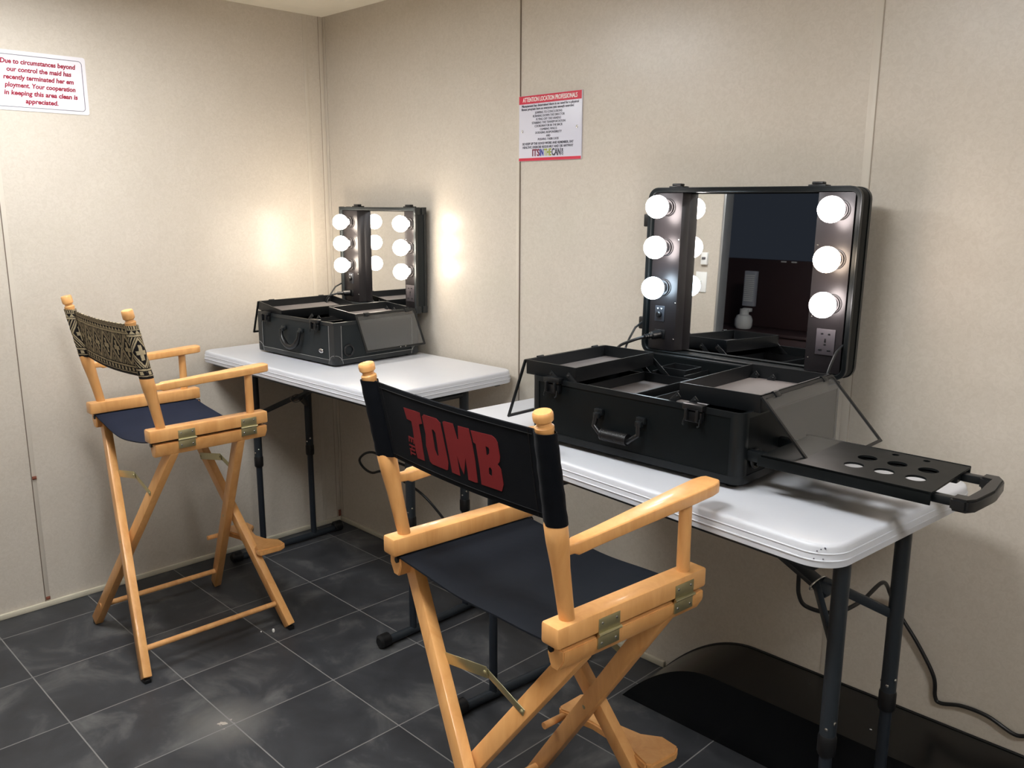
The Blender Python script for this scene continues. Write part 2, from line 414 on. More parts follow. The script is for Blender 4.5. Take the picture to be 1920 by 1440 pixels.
# ------------------------------------------------------------------ the room
def build_room():
    def wall(name, a, b):
        return struct(MB().box(a, b).done(name, M_WALL, smooth=False))
    struct(MB().box((-0.1, -DEPTH-0.1, -0.05), (LEN+0.1, 0.1, 0.0)).done('floor', M_FLOOR, smooth=False))
    struct(MB().box((-0.1, -DEPTH-0.1, H), (LEN+0.1, 0.1, H+0.05)).done('ceiling', M_CEIL, smooth=False))
    wall('wall_left', (-0.08, -DEPTH, 0), (0, 0, H))
    wall('wall_back', (-0.08, 0, 0), (LEN, 0.08, H))
    wall('wall_right', (LEN, -DEPTH, 0), (LEN+0.08, 0.08, H))
    # wall behind the camera, with the open doorway the big mirror shows
    m = MB(); y0, y1 = -DEPTH-0.08, -DEPTH
    m.box((-0.08, y0, 0), (0.745, y1, H)); m.box((1.75, y0, 0), (LEN, y1, H)); m.box((0.745, y0, 2.03), (1.75, y1, H))
    struct(m.done('wall_front', M_WALL, smooth=False))
    # baseboards (thin quarter trim)
    struct(MB().box((0, -DEPTH, 0), (0.012, -0.0, 0.021), 0.003).done('baseboard_left', M_TRIM))
    struct(MB().box((0.012, -0.012, 0), (1.877, 0, 0.021), 0.003).done('baseboard_back', M_TRIM))
    # battens over the panel seams
    n = 1
    def batten(a, b, mat=M_BATTEN, bev=0.0012):
        nonlocal n
        struct(MB().box(a, b, bev).done('trim_%d' % n, mat)); n += 1
    z0 = 0.021
    batten((1.178, -0.0016, z0), (1.1925, 0, H)); batten((1.1925, -0.0030, z0), (1.1962, 0, H), M_SEAM, 0)
    batten((2.392, -0.0016, 0.2), (2.412, 0, H)); batten((2.412, -0.0010, 0.2), (2.4145, 0, H), M_SEAM2, 0)
    batten((0.001, -0.0022, z0), (0.020, 0, H)); batten((0.020, -0.0008, z0), (0.0215, 0, H), M_SEAM2, 0)
    batten((0, -0.098, z0), (0.0018, -0.078, H)); batten((0, -1.3065, z0), (0.0012, -1.3035, H), M_SEAM, 0)
    batten((0, -1.3035, z0), (0.0016, -1.289, H))
    batten((0, -0.020, z0), (0.0022, -0.001, H)); batten((0, -0.0225, z0), (0.0008, -0.020, H), M_SEAM2, 0)
    # dark jamb edge of the open doorway
    m = MB(); m.box((0.745, -DEPTH-0.082, 0), (0.760, -DEPTH+0.004, 2.03), 0.002); m.box((1.735, -DEPTH-0.09, 0), (1.765, -DEPTH+0.004, 2.03), 0.002)
    m.box((0.715, -DEPTH-0.09, 2.015), (1.765, -DEPTH+0.004, 2.045), 0.002)
    struct(m.done('door_1', M_CHROME_DULL))
    # ground outside the open doorway, at night
    struct(MB().box((-3.0, -7.0, -0.30), (4.0, -DEPTH-0.10, -0.26)).done('floor_outside', M_OUTDARK, smooth=False))
M_CHROME_DULL = plain('jamb_metal', lin(150, 150, 150), 0.4, 0.6)
build_room()

def build_wall_bits():
    # brown clips on the left wall seam
    for z, lab in ((0.502, 'tiny brown clip on the left wall seam at knee height'), (0.032, 'tiny brown clip at the foot of the left wall seam by the baseboard')):
        m = MB(); m.box((0.0016, -1.3035, z-0.006), (0.006, -1.289, z+0.006), 0.001); m.box((0.006, -1.301, z-0.0035), (0.0075, -1.2915, z+0.0035), 0.0005)
        tag(m.done('seam_clip', M_BROWN), lab, 'clip', 'brown clips on the wall seams')
    m = MB(); m.box((0.0025, -0.016, 0.021), (0.006, -0.003, 0.052), 0.001); m.box((0.006, -0.0135, 0.026), (0.0072, -0.0055, 0.047), 0.0005)
    tag(m.done('seam_clip', M_BROWN), 'tiny brown clip at the floor in the room corner under the left table', 'clip', 'brown clips on the wall seams')
    # ceiling fixtures added out of view to brighten the walls and floor
    for (x, y, a, b), lab in zip(ADDED_CEILING_LIGHTS, ('added unseen flat ceiling light nearest the left wall', 'added unseen flat ceiling light in the middle of the ceiling', 'added unseen flat ceiling light over the right end of the room')):
        t = thing('added_ceiling_light', lab, 'ceiling light', (x, y, H), 0, 'added ceiling lights')
        f = MB()
        f.box((-a/2-0.02, -b/2-0.02, -0.030), (-a/2, b/2+0.02, 0), 0.003); f.box((a/2, -b/2-0.02, -0.030), (a/2+0.02, b/2+0.02, 0), 0.003)
        f.box((-a/2, -b/2-0.02, -0.030), (a/2, -b/2, 0), 0.003); f.box((-a/2, b/2, -0.030), (a/2, b/2+0.02, 0), 0.003)
        f.done('frame', M_WHITE, t)
        MB().box((-a/2, -b/2, -0.024), (a/2, b/2, -0.006)).done('diffuser', M_DIFF, t, smooth=False)
    # switches on the wall behind the camera (seen in the big mirror)
    sw = thing('light_switch', 'white toggle light switch plate seen in the large mirror, the lower of two', 'light switch', (0.640, -DEPTH, 1.17), 0)
    MB().box((-0.036, 0, -0.058), (0.036, 0.006, 0.058), 0.002).done('plate', M_WHITE, sw)
    MB().box((-0.005, 0.006, -0.010), (0.005, 0.018, 0.008), 0.001).done('toggle', M_WHITE, sw)
    th = thing('thermostat', 'small white thermostat above the light switch, seen in the large mirror', 'thermostat', (0.655, -DEPTH, 1.305), 0)
    MB().box((-0.020, 0, -0.035), (0.020, 0.018, 0.035), 0.003).done('body', M_WHITE, th)
    MB().box((-0.012, 0.018, -0.006), (0.012, 0.021, 0.008), 0.001).done('slider', M_PLATE, th)
    # things in the dark space beyond the doorway
    hb = thing('wall_heater', 'tall grey grille panel in the dark doorway, seen in the large mirror', 'heater', (0.27, -3.74, 1.09), 0)
    MB().box((-0.045, -0.02, -0.125), (0.045, 0.02, 0.125), 0.004).done('housing', M_HEATER, hb)
    g = MB()
    for k in range(14): g.box((-0.036, 0.02, -0.09+k*0.0138), (0.036, 0.0225, -0.083+k*0.0138), 0.0006)
    g.done('grille', M_WHITE, hb)
    MB().box((-0.032, 0.0, -0.165), (0.030, 0.035, -0.140), 0.003).done('bracket', M_WHITE, hb)
    tk = thing('gas_tank', 'small white gas tank with collar in the dark doorway, seen in the mirror', 'gas tank', (0.27, -3.68, 0.8003), 0)
    MB().lathe([(0.02, 0), (0.05, 0.005), (0.062, 0.025), (0.062, 0.07), (0.05, 0.098), (0.025, 0.11), (0.01, 0.113)]).done('cylinder', M_WHITE, tk)
    MB().lathe([(0.028, 0.104), (0.032, 0.104), (0.032, 0.145), (0.028, 0.145)]).done('collar', M_WHITE, tk)
    MB().lathe([(0.006, 0.11), (0.006, 0.133), (0.015, 0.133), (0.015, 0.141), (0.0, 0.141)]).done('valve', M_PLATE, tk)
    st = thing('low_cabinet', 'low dark brown cabinet outside the doorway, seen in the large mirror', 'cabinet', (0, 0, 0), 0)
    MB().box((-0.30, -4.05, -0.26), (1.30, -3.60, 0.78), 0.01).done('body', M_CABINET, st)
    MB().box((-0.32, -4.07, 0.78), (1.32, -3.58, 0.80), 0.004).done('worktop', M_CABINET, st)
    MB().box((-0.30, -4.07, 0.80), (1.30, -3.98, 1.30), 0.01).done('back_board', M_CABINET, st)
    for x in (0.37, 0.45, 0.68, 0.76):
        m = MB(); m.box((x, -3.982, 1.284), (x+0.04, -3.972, 1.294), 0.001); m.done('clip', M_WHITE, st)
build_wall_bits()

# ------------------------------------------------------------------ signs
def build_signs():
    # notice on the right-hand wall
    w, h = 0.281, 0.213
    s = thing('wall_notice', 'white notice with red header bar screwed to the wall beside the seam', 'sign', (1.192, 0, 1.625), 0)
    MB().box((0, -0.005, 0), (w, -0.0005, h), 0.0008).done('board', M_SIGNW, s)
    MB().box((0.0005, -0.0056, h-0.027), (w-0.0015, -0.0050, h-0.0008)).done('header_bar', M_SIGNRED, s, smooth=False)
    MB().box((0.0005, -0.0056, 0.0008), (w-0.0005, -0.0050, 0.010)).done('footer_bar', M_SIGNRED, s, smooth=False)
    def F(x, z, y=-0.0053): return basis((1, 0, 0), (0, 0, 1), (0, -1, 0), (x, y, z))
    m = MB(); text_mb(m, 'ATTENTION LOCATION PROFESSIONALS', 0.0205, F(w/2, h-0.0145, -0.0060), bold=0.0002, width=0.243); m.done('heading', M_WHITE, s, smooth=False)
    m = MB()
    text_mb(m, 'Management has determined there is no need for a physical', 0.0105, F(w/2, h-0.034), bold=0.00022, width=0.254)
    text_mb(m, 'fitness program here as everyone gets enough exercise:', 0.0105, F(0.130, h-0.0445), bold=0.00022, width=0.236)
    rows = [('JUMPING TO CONCLUSIONS', .122), ('RUNNING DOWN THE DIRECTOR', .142), ('FLYING OFF THE HANDLE', .112), ('STABBING THE TRANSPORTATION', .150),
            ('COORDINATOR IN THE BACK', .125), ('CLIMBING WALLS', .076), ('DODGING RESPONSIBILITY', .118), ('AND', .018), ('PUSHING THEIR LUCK', .094)]
    for k, (r, ww) in enumerate(rows):
        text_mb(m, r, 0.0105, F(w/2-0.004, h-0.0575-k*0.0108), width=ww)
    text_mb(m, 'SO KEEP UP THE GOOD WORK AND REMEMBER, EAT', 0.0108, F(w/2-0.008, h-0.157), bold=0.0002, width=0.230)
    text_mb(m, 'HEALTHY, EXERCISE REGULARLY AND DIE ANYWAY', 0.0108, F(w/2-0.008, h-0.1685), bold=0.0002, width=0.228)
    m.done('small_print', M_INK, s, smooth=False)
    for txt, x, ww, mat in (('ITS', 0.080, 0.034, M_INKMAR), ('IN', 0.107, 0.017, M_INKBLUE), ('THE', 0.1345, 0.034, M_INKGREEN), ('CAN', 0.173, 0.040, M_INK)):
        m = MB(); text_mb(m, txt, 0.031, F(x, 0.0255), bold=0.0010, width=ww); m.done('logo_lettering', mat, s, smooth=False)
    m = MB(); text_mb(m, '.COM', 0.010, F(0.2005, 0.0255) @ RZ(PI/2), bold=0.0004, width=0.022); m.done('logo_lettering', M_INK, s, smooth=False)
    for x, z in ((0.017, 0.098), (0.262, 0.102)):
        m = MB(); m.lathe([(0.0, 0.006), (0.0028, 0.0062), (0.0042, 0.0052), (0.0042, 0.004)], basis((1, 0, 0), (0, 0, 1), (0, -1, 0), (x, -0.0012, z)), 14)
        m.done('screw_head', M_CHROME, s)
    # laminated notice on the left wall (face looks to +x)
    y1, y0, zb, zt = -0.985, -1.292, 1.786, 1.980
    s = thing('wall_notice', 'laminated white card with crimson text and thin border on the left wall', 'sign', (0, y0, zb), 0)
    Wd, Hd = y1-y0, zt-zb
    G = lambda u, v, x=0.0022: basis((0, 1, 0), (0, 0, 1), (1, 0, 0), (x, u, v))
    MB().prism(rrect(0, 0, Wd, Hd, 0.008, 5), 0.0004, 0.0020, G(0, 0, 0)).done('card', M_PAPER, s, smooth=False)
    m = MB(); a = rrect(0.010, 0.011, Wd-0.012, Hd-0.013, 0.012, 6); b = rrect(0.0118, 0.0128, Wd-0.0138, Hd-0.0148, 0.0102, 6)
    def ring3(p, x): return [(x, q[0], q[1]) for q in p]
    m.rings([ring3(a, 0.0020), ring3(a, 0.0024), ring3(b, 0.0024), ring3(b, 0.0020)], closed=True); m.done('border_line', M_INK, s, smooth=False)
    rows = [('Due to circumstances beyond', 0.237, 0.0), ('our control the maid has', 0.204, 0.001), ('recently terminated her em', 0.222, -0.002),
            ('ployment. Your cooperation', 0.224, 0.001), ('in keeping this area clean is', 0.233, 0.001), ('appreciated.', 0.104, 0.0)]
    m = MB()
    for k, (r, ww, dx) in enumerate(rows):
        text_mb(m, r, 0.0215, G(Wd/2+dx, Hd-0.036-k*0.0252), bold=0.0007, shear=0.15, width=ww)
    m.done('lettering', M_INKRED, s, smooth=False)
build_signs()

# ------------------------------------------------------------------ wheel well cover
def build_well():
    top, x0, yf, xe = 0.190, 1.880, -0.232, LEN-0.002
    prof = [(x0, 0.0)]
    for k in range(1, 17):
        a = PI/2*k/16
        prof.append((x0+0.31*k/16, top*(1-(1-k/16)**1.9)))
    prof += [(xe, top), (xe, 0.0)]
    t = thing('wheel_well_box', 'long glossy black rounded box along the wall under the right table', 'wheel well', (0, 0, 0), 0)
    Mx = basis((1, 0, 0), (0, 0, 1), (0, -1, 0), (0, 0, 0))
    MB().prism([(x-0, z) for x, z in prof], 0.0015, -yf, Mx).done('cover', M_WELL, t, angle=20)
    lip = MB(); pts = [(x, -0.004, z+0.001) for x, z in prof[:-1]]
    lip.tube(pts, 0.003, 6); lip.done('edge_strip', M_RUBBER, t)
build_well()

# ------------------------------------------------------------------ folding tables
def build_table(label, loc, rz, L, Wd, rnd, legs):
    """origin: floor point under the table centre. local x: long side"""
    t = thing('folding_table', label, 'table', loc, rz, 'white folding tables along the wall')
    Z = TAB_Z
    x0, x1, y0, y1 = -L/2, L/2, -Wd/2, Wd/2
    prof = [(0.018, -0.043), (0.006, -0.045), (0.002, -0.043), (0.0015, -0.032), (0.0000, -0.031), (0.0, -0.0295), (0.0018, -0.0285), (0.0028, -0.019),
            (0.0016, -0.018), (0.0016, -0.0168), (0.0034, -0.0158), (0.0045, -0.007), (0.0065, -0.0025), (0.011, -0.0004), (0.016, 0.0)]
    rg = [[(px, py, Z+z) for px, py in inset_rr(x0, y0, x1, y1, rnd, o, 10)] for o, z in prof]
    MB().rings(rg).done('tabletop', M_PLATE_TOP, t, angle=50)
    # steel apron rails under the top
    MB().box((x0+0.05, y0+0.03, Z-0.062), (x1-0.05, y0+0.055, Z-0.043), 0.003).done('apron_rail', M_LEG, t)
    MB().box((x0+0.05, y1-0.055, Z-0.062), (x1-0.05, y1-0.03, Z-0.043), 0.003).done('apron_rail', M_LEG, t)
    if rnd > 0.06:
        for a, zz in ((-50, -.006), (-56, -.009), (-66, -.027), (-52, -.026), (-49, -.0075), (-62, -.012)):
            q = math.radians(a); c = (x1-rnd, y0+rnd); rr = rnd-(0.004 if zz > -.012 else 0.0015)
            MB().sphere((c[0]+rr*math.cos(q), c[1]+rr*math.sin(q), Z+zz), 0.0016, 8, (1, 1, 0.7)).done('chip_mark', M_INK, t)
    for sx, xl in legs:
        for sy in (-1, 1):
            m = MB(); m.tube([(xl, sy*0.125, 0.415), (xl, sy*0.125, Z-0.05)], 0.0165, 18); m.done('leg', M_LEG, t)
            c = MB(); c.tube([(xl, sy*0.125, 0.392), (xl, sy*0.125, 0.397), (xl, sy*0.125, 0.432), (xl, sy*0.125, 0.437)], [0.0165, 0.0185, 0.0185, 0.0168], 18)
            c.done('leg_collar', M_RUBBER, t)
            b = MB(); b.tube([(xl, sy*0.125, 0.02), (xl, sy*0.125, 0.40)], 0.0128, 16); b.done('leg_extension', M_LEG_IN, t)
            r = MB(); r.sphere((xl+0.016, sy*0.125-0.006, 0.47), 0.0042, 10, (0.6, 1, 1)); r.sphere((xl-0.0165, sy*0.125, 0.455), 0.004, 10, (0.6, 1, 1))
            r.sphere((xl+0.004, sy*0.125-0.0155, 0.455), 0.004, 10, (1, 0.6, 1)); r.done('rivet', M_STEEL, t)
        f = MB(); f.tube([(xl, -0.25, 0.018), (xl, 0.25, 0.018)], 0.0150, 16); fo = f.done('foot_bar', M_LEG, t)
        for sy in (-1, 1):
            c = MB(); c.tube([(xl, sy*0.230, 0.0240), (xl, sy*0.235, 0.0240), (xl, sy*0.268, 0.0240), (xl, sy*0.275, 0.0240)], [0.0175, 0.0235, 0.0235, 0.015], 18)
            c.done('end_cap', M_RUBBER, fo)
        # cross tube high between the legs and folding Y brace
        m = MB(); m.tube([(xl, -0.125, Z-0.075), (xl, 0.125, Z-0.075)], 0.010, 12); m.done('cross_tube', M_LEG, t)
        xin = xl-sx*0.115; xtop = xl-sx*0.47
        for sy in (-1, 1):
            m = MB(); a = Vector((xl, sy*0.125, 0.615)); b = Vector((xin, sy*0.012, 0.690))
            d = (b-a); ln = d.length; d.normalize(); s = Vector((0, 0, 1)).cross(d).normalized(); u = d.cross(s)
            m.box((0, -0.006, -0.0105), (ln, 0.006, 0.0105), 0.003, basis(d, s, u, a)); m.done('leg_brace', M_LEG, t)
        a = Vector((xin+sx*0.030, 0, 0.672)); b = Vector((xtop, 0, Z-0.055)); d = b-a; ln = d.length; d.normalize(); s = Vector((0, 1, 0)); u = d.cross(s)
        m = MB(); m.box((0, -0.022, -0.006), (ln, 0.022, 0.006), 0.003, basis(d, s, u, a)); m.done('brace_arm', M_LEG, t)
        m = MB(); c0 = a+d*0.035
        m.tube([c0+s*0.030*math.cos(q)+u*0.016*math.sin(q) for q in [2*PI*k/16 for k in range(16)]], 0.0022, 6, closed=True); m.done('lock_ring', M_STEEL, t)
        m = MB(); m.box((xtop-0.02, -0.04, Z-0.062), (xtop+0.02, 0.04, Z-0.043), 0.003); m.done('brace_pivot', M_LEG, t)
    return t
M_PLATE_TOP = M_PLASTIC_W
build_table('white plastic folding table in the corner against the left wall', (0.612, -0.337, 0), math.radians(1.0), 1.19, 0.61, 0.05, [(-1, -0.497), (1, 0.512)])
build_table('white plastic folding table with chipped front corner, carrying the large case', (2.158, -0.450, 0), math.radians(-4.6), 1.235, 0.60, 0.065, [(-1, -0.532), (1, 0.545)])

# ------------------------------------------------------------------ director's chairs
LETTERS = {'T': [[(-0.1447, 1.0959), (-0.0864, 1.0968), (-0.0844, 1.0748), (-0.0971, 1.0707), (-0.0979, 1.0448), (-0.1014, 0.9942), (-0.1274, 0.9935), (-0.1292, 1.0115), (-0.1242, 1.0531), (-0.124, 1.0716), (-0.1403, 1.0733)]],
 'O': [[(-0.0794, 1.0909), (-0.0723, 1.0957), (-0.0299, 1.0965), (-0.0189, 1.0897), (-0.0178, 1.0624), (-0.0156, 1.0118), (-0.0206, 0.9968), (-0.026, 0.994), (-0.0746, 0.9943), (-0.0813, 0.9986), (-0.0847, 1.0299), (-0.0785, 1.055)],
       [(-0.0524, 1.0703), (-0.0469, 1.0705), (-0.0421, 1.0658), (-0.0431, 1.0413), (-0.0453, 1.0193), (-0.0502, 1.0176), (-0.0547, 1.0289), (-0.0534, 1.0487)]],
 'M': [[(-0.0106, 1.0942), (-0.0057, 1.0963), (0.0218, 1.0971), (0.0274, 1.0687), (0.0307, 1.0684), (0.0365, 1.0959), (0.0679, 1.0972), (0.071, 1.0657), (0.0713, 1.0359), (0.0677, 0.9933), (0.06, 0.9918), (0.0403, 0.992), (0.042, 1.0079), (0.0426, 1.0354), (0.0296, 0.9992), (0.0223, 1.0129), (0.0169, 1.0337), (0.0162, 0.9935), (-0.0087, 0.9939), (-0.009, 1.0208), (-0.0097, 1.0583)]],
 'B': [[(0.073, 1.0951), (0.1304, 1.0977), (0.1386, 1.0939), (0.143, 1.0873), (0.1437, 1.0619), (0.1406, 1.0519), (0.1337, 1.045), (0.141, 1.0374), (0.1413, 1.0092), (0.1331, 0.9938), (0.0781, 0.9928), (0.0807, 1.0221), (0.0811, 1.049), (0.0812, 1.0712), (0.0753, 1.073)],
       [(0.1084, 1.0732), (0.1159, 1.0724), (0.1174, 1.0691), (0.1155, 1.0614), (0.1106, 1.0571), (0.1073, 1.0563)],
       [(0.1073, 1.031), (0.1113, 1.0347), (0.1156, 1.0299), (0.1135, 1.0199), (0.1103, 1.0174), (0.1054, 1.0199)]],
 'E': [[(-0.1476, 1.0359), (-0.1267, 1.0349), (-0.1299, 1.0226), (-0.1335, 1.0217), (-0.1313, 1.0314), (-0.1354, 1.0315), (-0.1376, 1.0239), (-0.1422, 1.0239), (-0.1402, 1.0314), (-0.1448, 1.0314), (-0.1464, 1.0239), (-0.1501, 1.0241)]],
 'H': [[(-0.151, 1.0178), (-0.1298, 1.0175), (-0.1309, 1.0142), (-0.1401, 1.0146), (-0.1412, 1.0098), (-0.1316, 1.0094), (-0.1327, 1.0061), (-0.1523, 1.0062), (-0.1521, 1.0093), (-0.1452, 1.0093), (-0.144, 1.0148), (-0.1516, 1.0146)]],
 'T2': [[(-0.1517, 1.0053), (-0.1476, 1.0047), (-0.1487, 1.0013), (-0.1334, 1.0013), (-0.1341, 0.9981), (-0.1489, 0.9982), (-0.1492, 0.9945), (-0.153, 0.9946)]]}

def poly_mb(mb, loops, place):
    """filled polygon with holes, every vertex placed by place(u, z)"""
    t = bmesh.new(); edges = []
    for lp in loops:
        pts = []
        for i in range(len(lp)):
            a, b = lp[i], lp[(i+1) % len(lp)]
            k = max(1, int(math.hypot(b[0]-a[0], b[1]-a[1])/0.012))
            for j in range(k): pts.append((a[0]+(b[0]-a[0])*j/k, a[1]+(b[1]-a[1])*j/k))
        vs = [t.verts.new((x, y, 0)) for x, y in pts]
        for i in range(len(vs)): edges.append(t.edges.new((vs[i], vs[(i+1) % len(vs)])))
    bmesh.ops.triangle_fill(t, use_beauty=True, use_dissolve=False, edges=edges)
    r = bmesh.ops.extrude_face_region(t, geom=list(t.faces))
    top = set(v for v in r['geom'] if isinstance(v, bmesh.types.BMVert))
    for v in t.verts:
        off = 0.0006 if v in top else 0.0
        v.co = Vector(place(v.co.x, v.co.y, off))
    bmesh.ops.recalc_face_normals(t, faces=t.faces)
    mb._add(t)

def build_chair(label, loc, rz, D, back_mat, seat_mat, patterned, letters):
    """origin on the floor; local +y is forward"""
    t = thing('director_chair', label, 'chair', loc, rz, 'tall director chairs')
    b, zr, vr0, vr1, vp, zt, lean, bt, vfp, za, vaf = (D[k] for k in ('b', 'zr', 'vr0', 'vr1', 'vp', 'zt', 'lean', 'bt', 'vfp', 'za', 'vaf'))
    bw, bh = 0.022, 0.040
    for s in (-1, 1):
        MB().box((s*b-bw, vr0, zr-bh), (s*b+bw, vr1, zr), 0.005).done('side_rail', M_WOOD, t)
        # lower rail, chamfered, its seat slot opened inwards
        prof = [(-0.020, 0.0), (0.020, 0.0), (0.020, -0.018), (0.006, -0.042), (-0.012, -0.042), (-0.022, -0.016)]
        prof = [(s*x, z) for x, z in prof]
        if s < 0: prof = prof[::-1]
        Mx = basis((1, 0, 0), (0, 0, 1), (0, -1, 0), (s*b, vr1-0.004, zr-bh-0.0075))
        lr = MB().prism(prof, 0, vr1-vr0-0.02, Mx, 0.002).done('lower_rail', M_WOOD, t)
        r = MB(); r.tube([(s*(b-0.010), vr0+0.012, zr-bh-0.012), (s*(b-0.010), vr1, zr-bh-0.012)], 0.0065, 10); r.done('seat_rod', M_RUBBER, t)
        # hinges
        for hv in (-0.075, 0.133):
            m = MB(); xo = s*(b+bw)
            m.box((min(xo, xo+s*0.0018), hv-0.027, zr-bh+0.001), (max(xo, xo+s*0.0018), hv+0.027, zr-bh+0.028), 0.0006)
            m.box((min(xo-s*0.003, xo+s*0.0008), hv-0.027, zr-bh-0.030), (max(xo-s*0.003, xo+s*0.0008), hv+0.027, zr-bh-0.004), 0.0006)
            m.tube([(xo+s*0.003, hv-0.029, zr-bh-0.0015), (xo+s*0.003, hv+0.029, zr-bh-0.0015)], 0.0034, 10)
            h = m.done('hinge', M_BRASS, t)
            q = MB()
            for dv in (-0.018, 0.018):
                q.sphere((xo+s*0.0018, hv+dv, zr-bh+0.019), 0.003, 10, (0.5, 1, 1)); q.sphere((xo+s*0.001, hv+dv, zr-bh-0.02), 0.003, 10, (0.5, 1, 1))
            q.done('hinge_screw', M_STEEL, h)
        # back post: turned, swelling below the canvas, knob on top
        p0 = Vector((s*b, vp, zr-0.002)); p1 = Vector((s*bt, vp-lean, zt)); d = (p1-p0); ln = d.length; d.normalize()
        xa = Vector((1, 0, 0)); xa = (xa-d*xa.dot(d)).normalized(); ya = d.cross(xa)
        zc = (0.972-zr)/(zt-zr)*ln; ze = (1.132-zr)/(zt-zr)*ln
        prof = [(0.0138, 0), (0.0145, 0.02), (0.0165, zc*0.55), (0.0200, zc*0.82), (0.0205, zc), (0.0150, zc+0.01), (0.0145, ze), (0.0160, ze+0.004), (0.0160, ze+0.010),
                (0.0125, ze+0.013), (0.0120, ze+0.017), (0.0165, ze+0.021), (0.0172, ze+0.028), (0.0168, ln-0.003), (0.0150, ln), (0.0, ln+0.0008)]
        MB().lathe(prof, basis(xa, ya, d, p0), 20).done('back_post', M_WOOD, t, angle=30)
        # arm: tenon into the back post, widening towards the front
        fr = (za-D['tenon']-zr)/(zt-zr); pj = p0+(p1-p0)*fr
        y_in = pj.y+0.012; zA = za-0.004
        m = MB()
        def arm_ring(y, hw, zc_, th, sk=0.0):
            bx = s*b+sk
            return [(px+bx, y, pz+zc_) for px, pz in rrect(-hw, -th/2, hw, th/2, min(hw, th/2)*0.35, 3)]
        A0, A1 = y_in+0.028, vaf
        Z0 = pj.z+0.006; Z1 = zA-0.011
        st = [(y_in-0.018, 0.0085, Z0, 0.017), (A0-0.008, 0.0095, Z0, 0.019), (A0, 0.0135, Z0, 0.026)]
        for f_, hw in ((0.15, 0.0150), (0.35, 0.0180), (0.6, 0.0225), (0.8, 0.0260), (0.93, 0.0265), (0.98, 0.0235), (1.0, 0.0185)):
            st.append((A0+(A1-A0)*f_, hw, Z0+(Z1-Z0)*f_, 0.024))
        m.rings([arm_ring(y, hw, z, th) for y, hw, z, th in st])
        m.done('armrest', M_WOOD, t, angle=28)
        m = MB(); m.lathe([(0.0125, 0), (0.0130, 0.02), (0.0125, Z1-0.010-zr+0.002)], T(s*b, vfp, zr-0.002), 18); m.done('arm_post', M_WOOD, t)
    # seat canvas, sagging between the rods
    def seat(a_, b_):
        x = -(b+0.004)+2*(b+0.004)*a_; y = vr0+0.015+(vr1-vr0-0.03)*b_
        sn = math.sin(PI*min(1, max(0, (a_-0.045)/0.91))); sag = D['sag']*sn**0.8*(0.75+0.35*math.cos(2*PI*(b_-0.5))*0.5)
        edge = D['droop']*sn*(1-b_)**6 + 0.5*D['droop']*sn*b_**8
        wr = 0.0022*math.sin(11*a_+5*b_)*sn
        return (x, y, zr-bh-0.0037-sag-edge+wr)
    MB().grid(seat, 40, 26, 0.0035).done('seat', seat_mat, t, angle=60)
    # back canvas: flat sheet and a sleeve round each post
    def post_v(z): return vp-lean*(z-zr)/(zt-zr)
    def post_u(z): return b+(bt-b)*(z-zr)/(zt-zr)
    def belly(a_): return 0.010*math.sin(PI*a_)
    Zl, Zh = 0.970, 1.131
    def sheet(a_, b_):
        z = Zl+(Zh-Zl)*b_; hw = post_u(z)-0.002; dip = D['dip']*math.sin(PI*a_)
        return (-hw+2*hw*a_, post_v(z)-belly(a_)-0.006*math.sin(PI*min(1, 6*min(a_, 1-a_)))*0+0.004, z-dip*(0.6+0.4*(1-b_)))
    m = MB(); m.grid(sheet, 44, 14, 0.0035)
    for s in (-1, 1):
        rg = []
        for k in range(13):
            z = Zl-0.001+(Zh-Zl+0.002)*k/12; cu_, cv_ = s*post_u(z), post_v(z)
            rr = 0.0212-0.0014*k/12 + 0.0006*math.sin(k*2.1)
            ring = []
            for j in range(22):
                a = 2*PI*j/22
                inx = -s*math.cos(a)      # >0 towards the middle of the chair
                ring.append((cu_+rr*math.cos(a)*(1.0+0.35*max(0, inx)**3), cv_+rr*math.sin(a)*(1-0.35*max(0, inx)), z))
            rg.append(ring)
        inner = [[(c[0]+(x-c[0])*0.9, c[1]+(y-c[1])*0.9, z) for x, y, z in ring] for ring, c in [(rg[k], (s*post_u(rg[k][0][2]), post_v(rg[k][0][2]))) for k in (12, 0)]]
        tb = bmesh.new(); uvl = tb.loops.layers.uv.new('UVMap')
        allr = rg+[inner[0]]; V = [[tb.verts.new(p) for p in r] for r in [inner[1]]+allr]
        for i in range(len(V)-1):
            for j in range(22):
                f = tb.faces.new((V[i][j], V[i][(j+1) % 22], V[i+1][(j+1) % 22], V[i+1][j]))
                for l, (ii, jj) in zip(f.loops, ((i, j), (i, j+1), (i+1, j+1), (i+1, j))):
                    # wrap the print on round the post
                    l[uvl].uv = (0.0775+ (jj/22)*0.31, min(1, max(0, (ii-1)/12)))
        bmesh.ops.recalc_face_normals(tb, faces=tb.faces); m._add(tb)
    bo = m.done('back_canvas', back_mat, t, angle=60)
    # stitched seams
    m = MB()
    for s in (-1, 1):
        for off in (0.040,):
            pts = []
            for k in range(9):
                z = Zl+0.004+(Zh-Zl-0.008)*k/8; hw = post_u(z)
                a_ = 0.5+s*(0.5-off/(2*hw)); q = sheet(a_, k/8); pts.append((q[0], q[1]-0.0022, q[2]))
            m.tube(pts, 0.0008, 5)
    if not patterned:
        for bb in (0.06, 0.94):
            m.tube([(lambda q: (q[0], q[1]-0.0022, q[2]))(sheet(0.06+0.88*k/20, bb)) for k in range(21)], 0.0007, 5)
    m.done('stitching', M_RUBBER, bo)
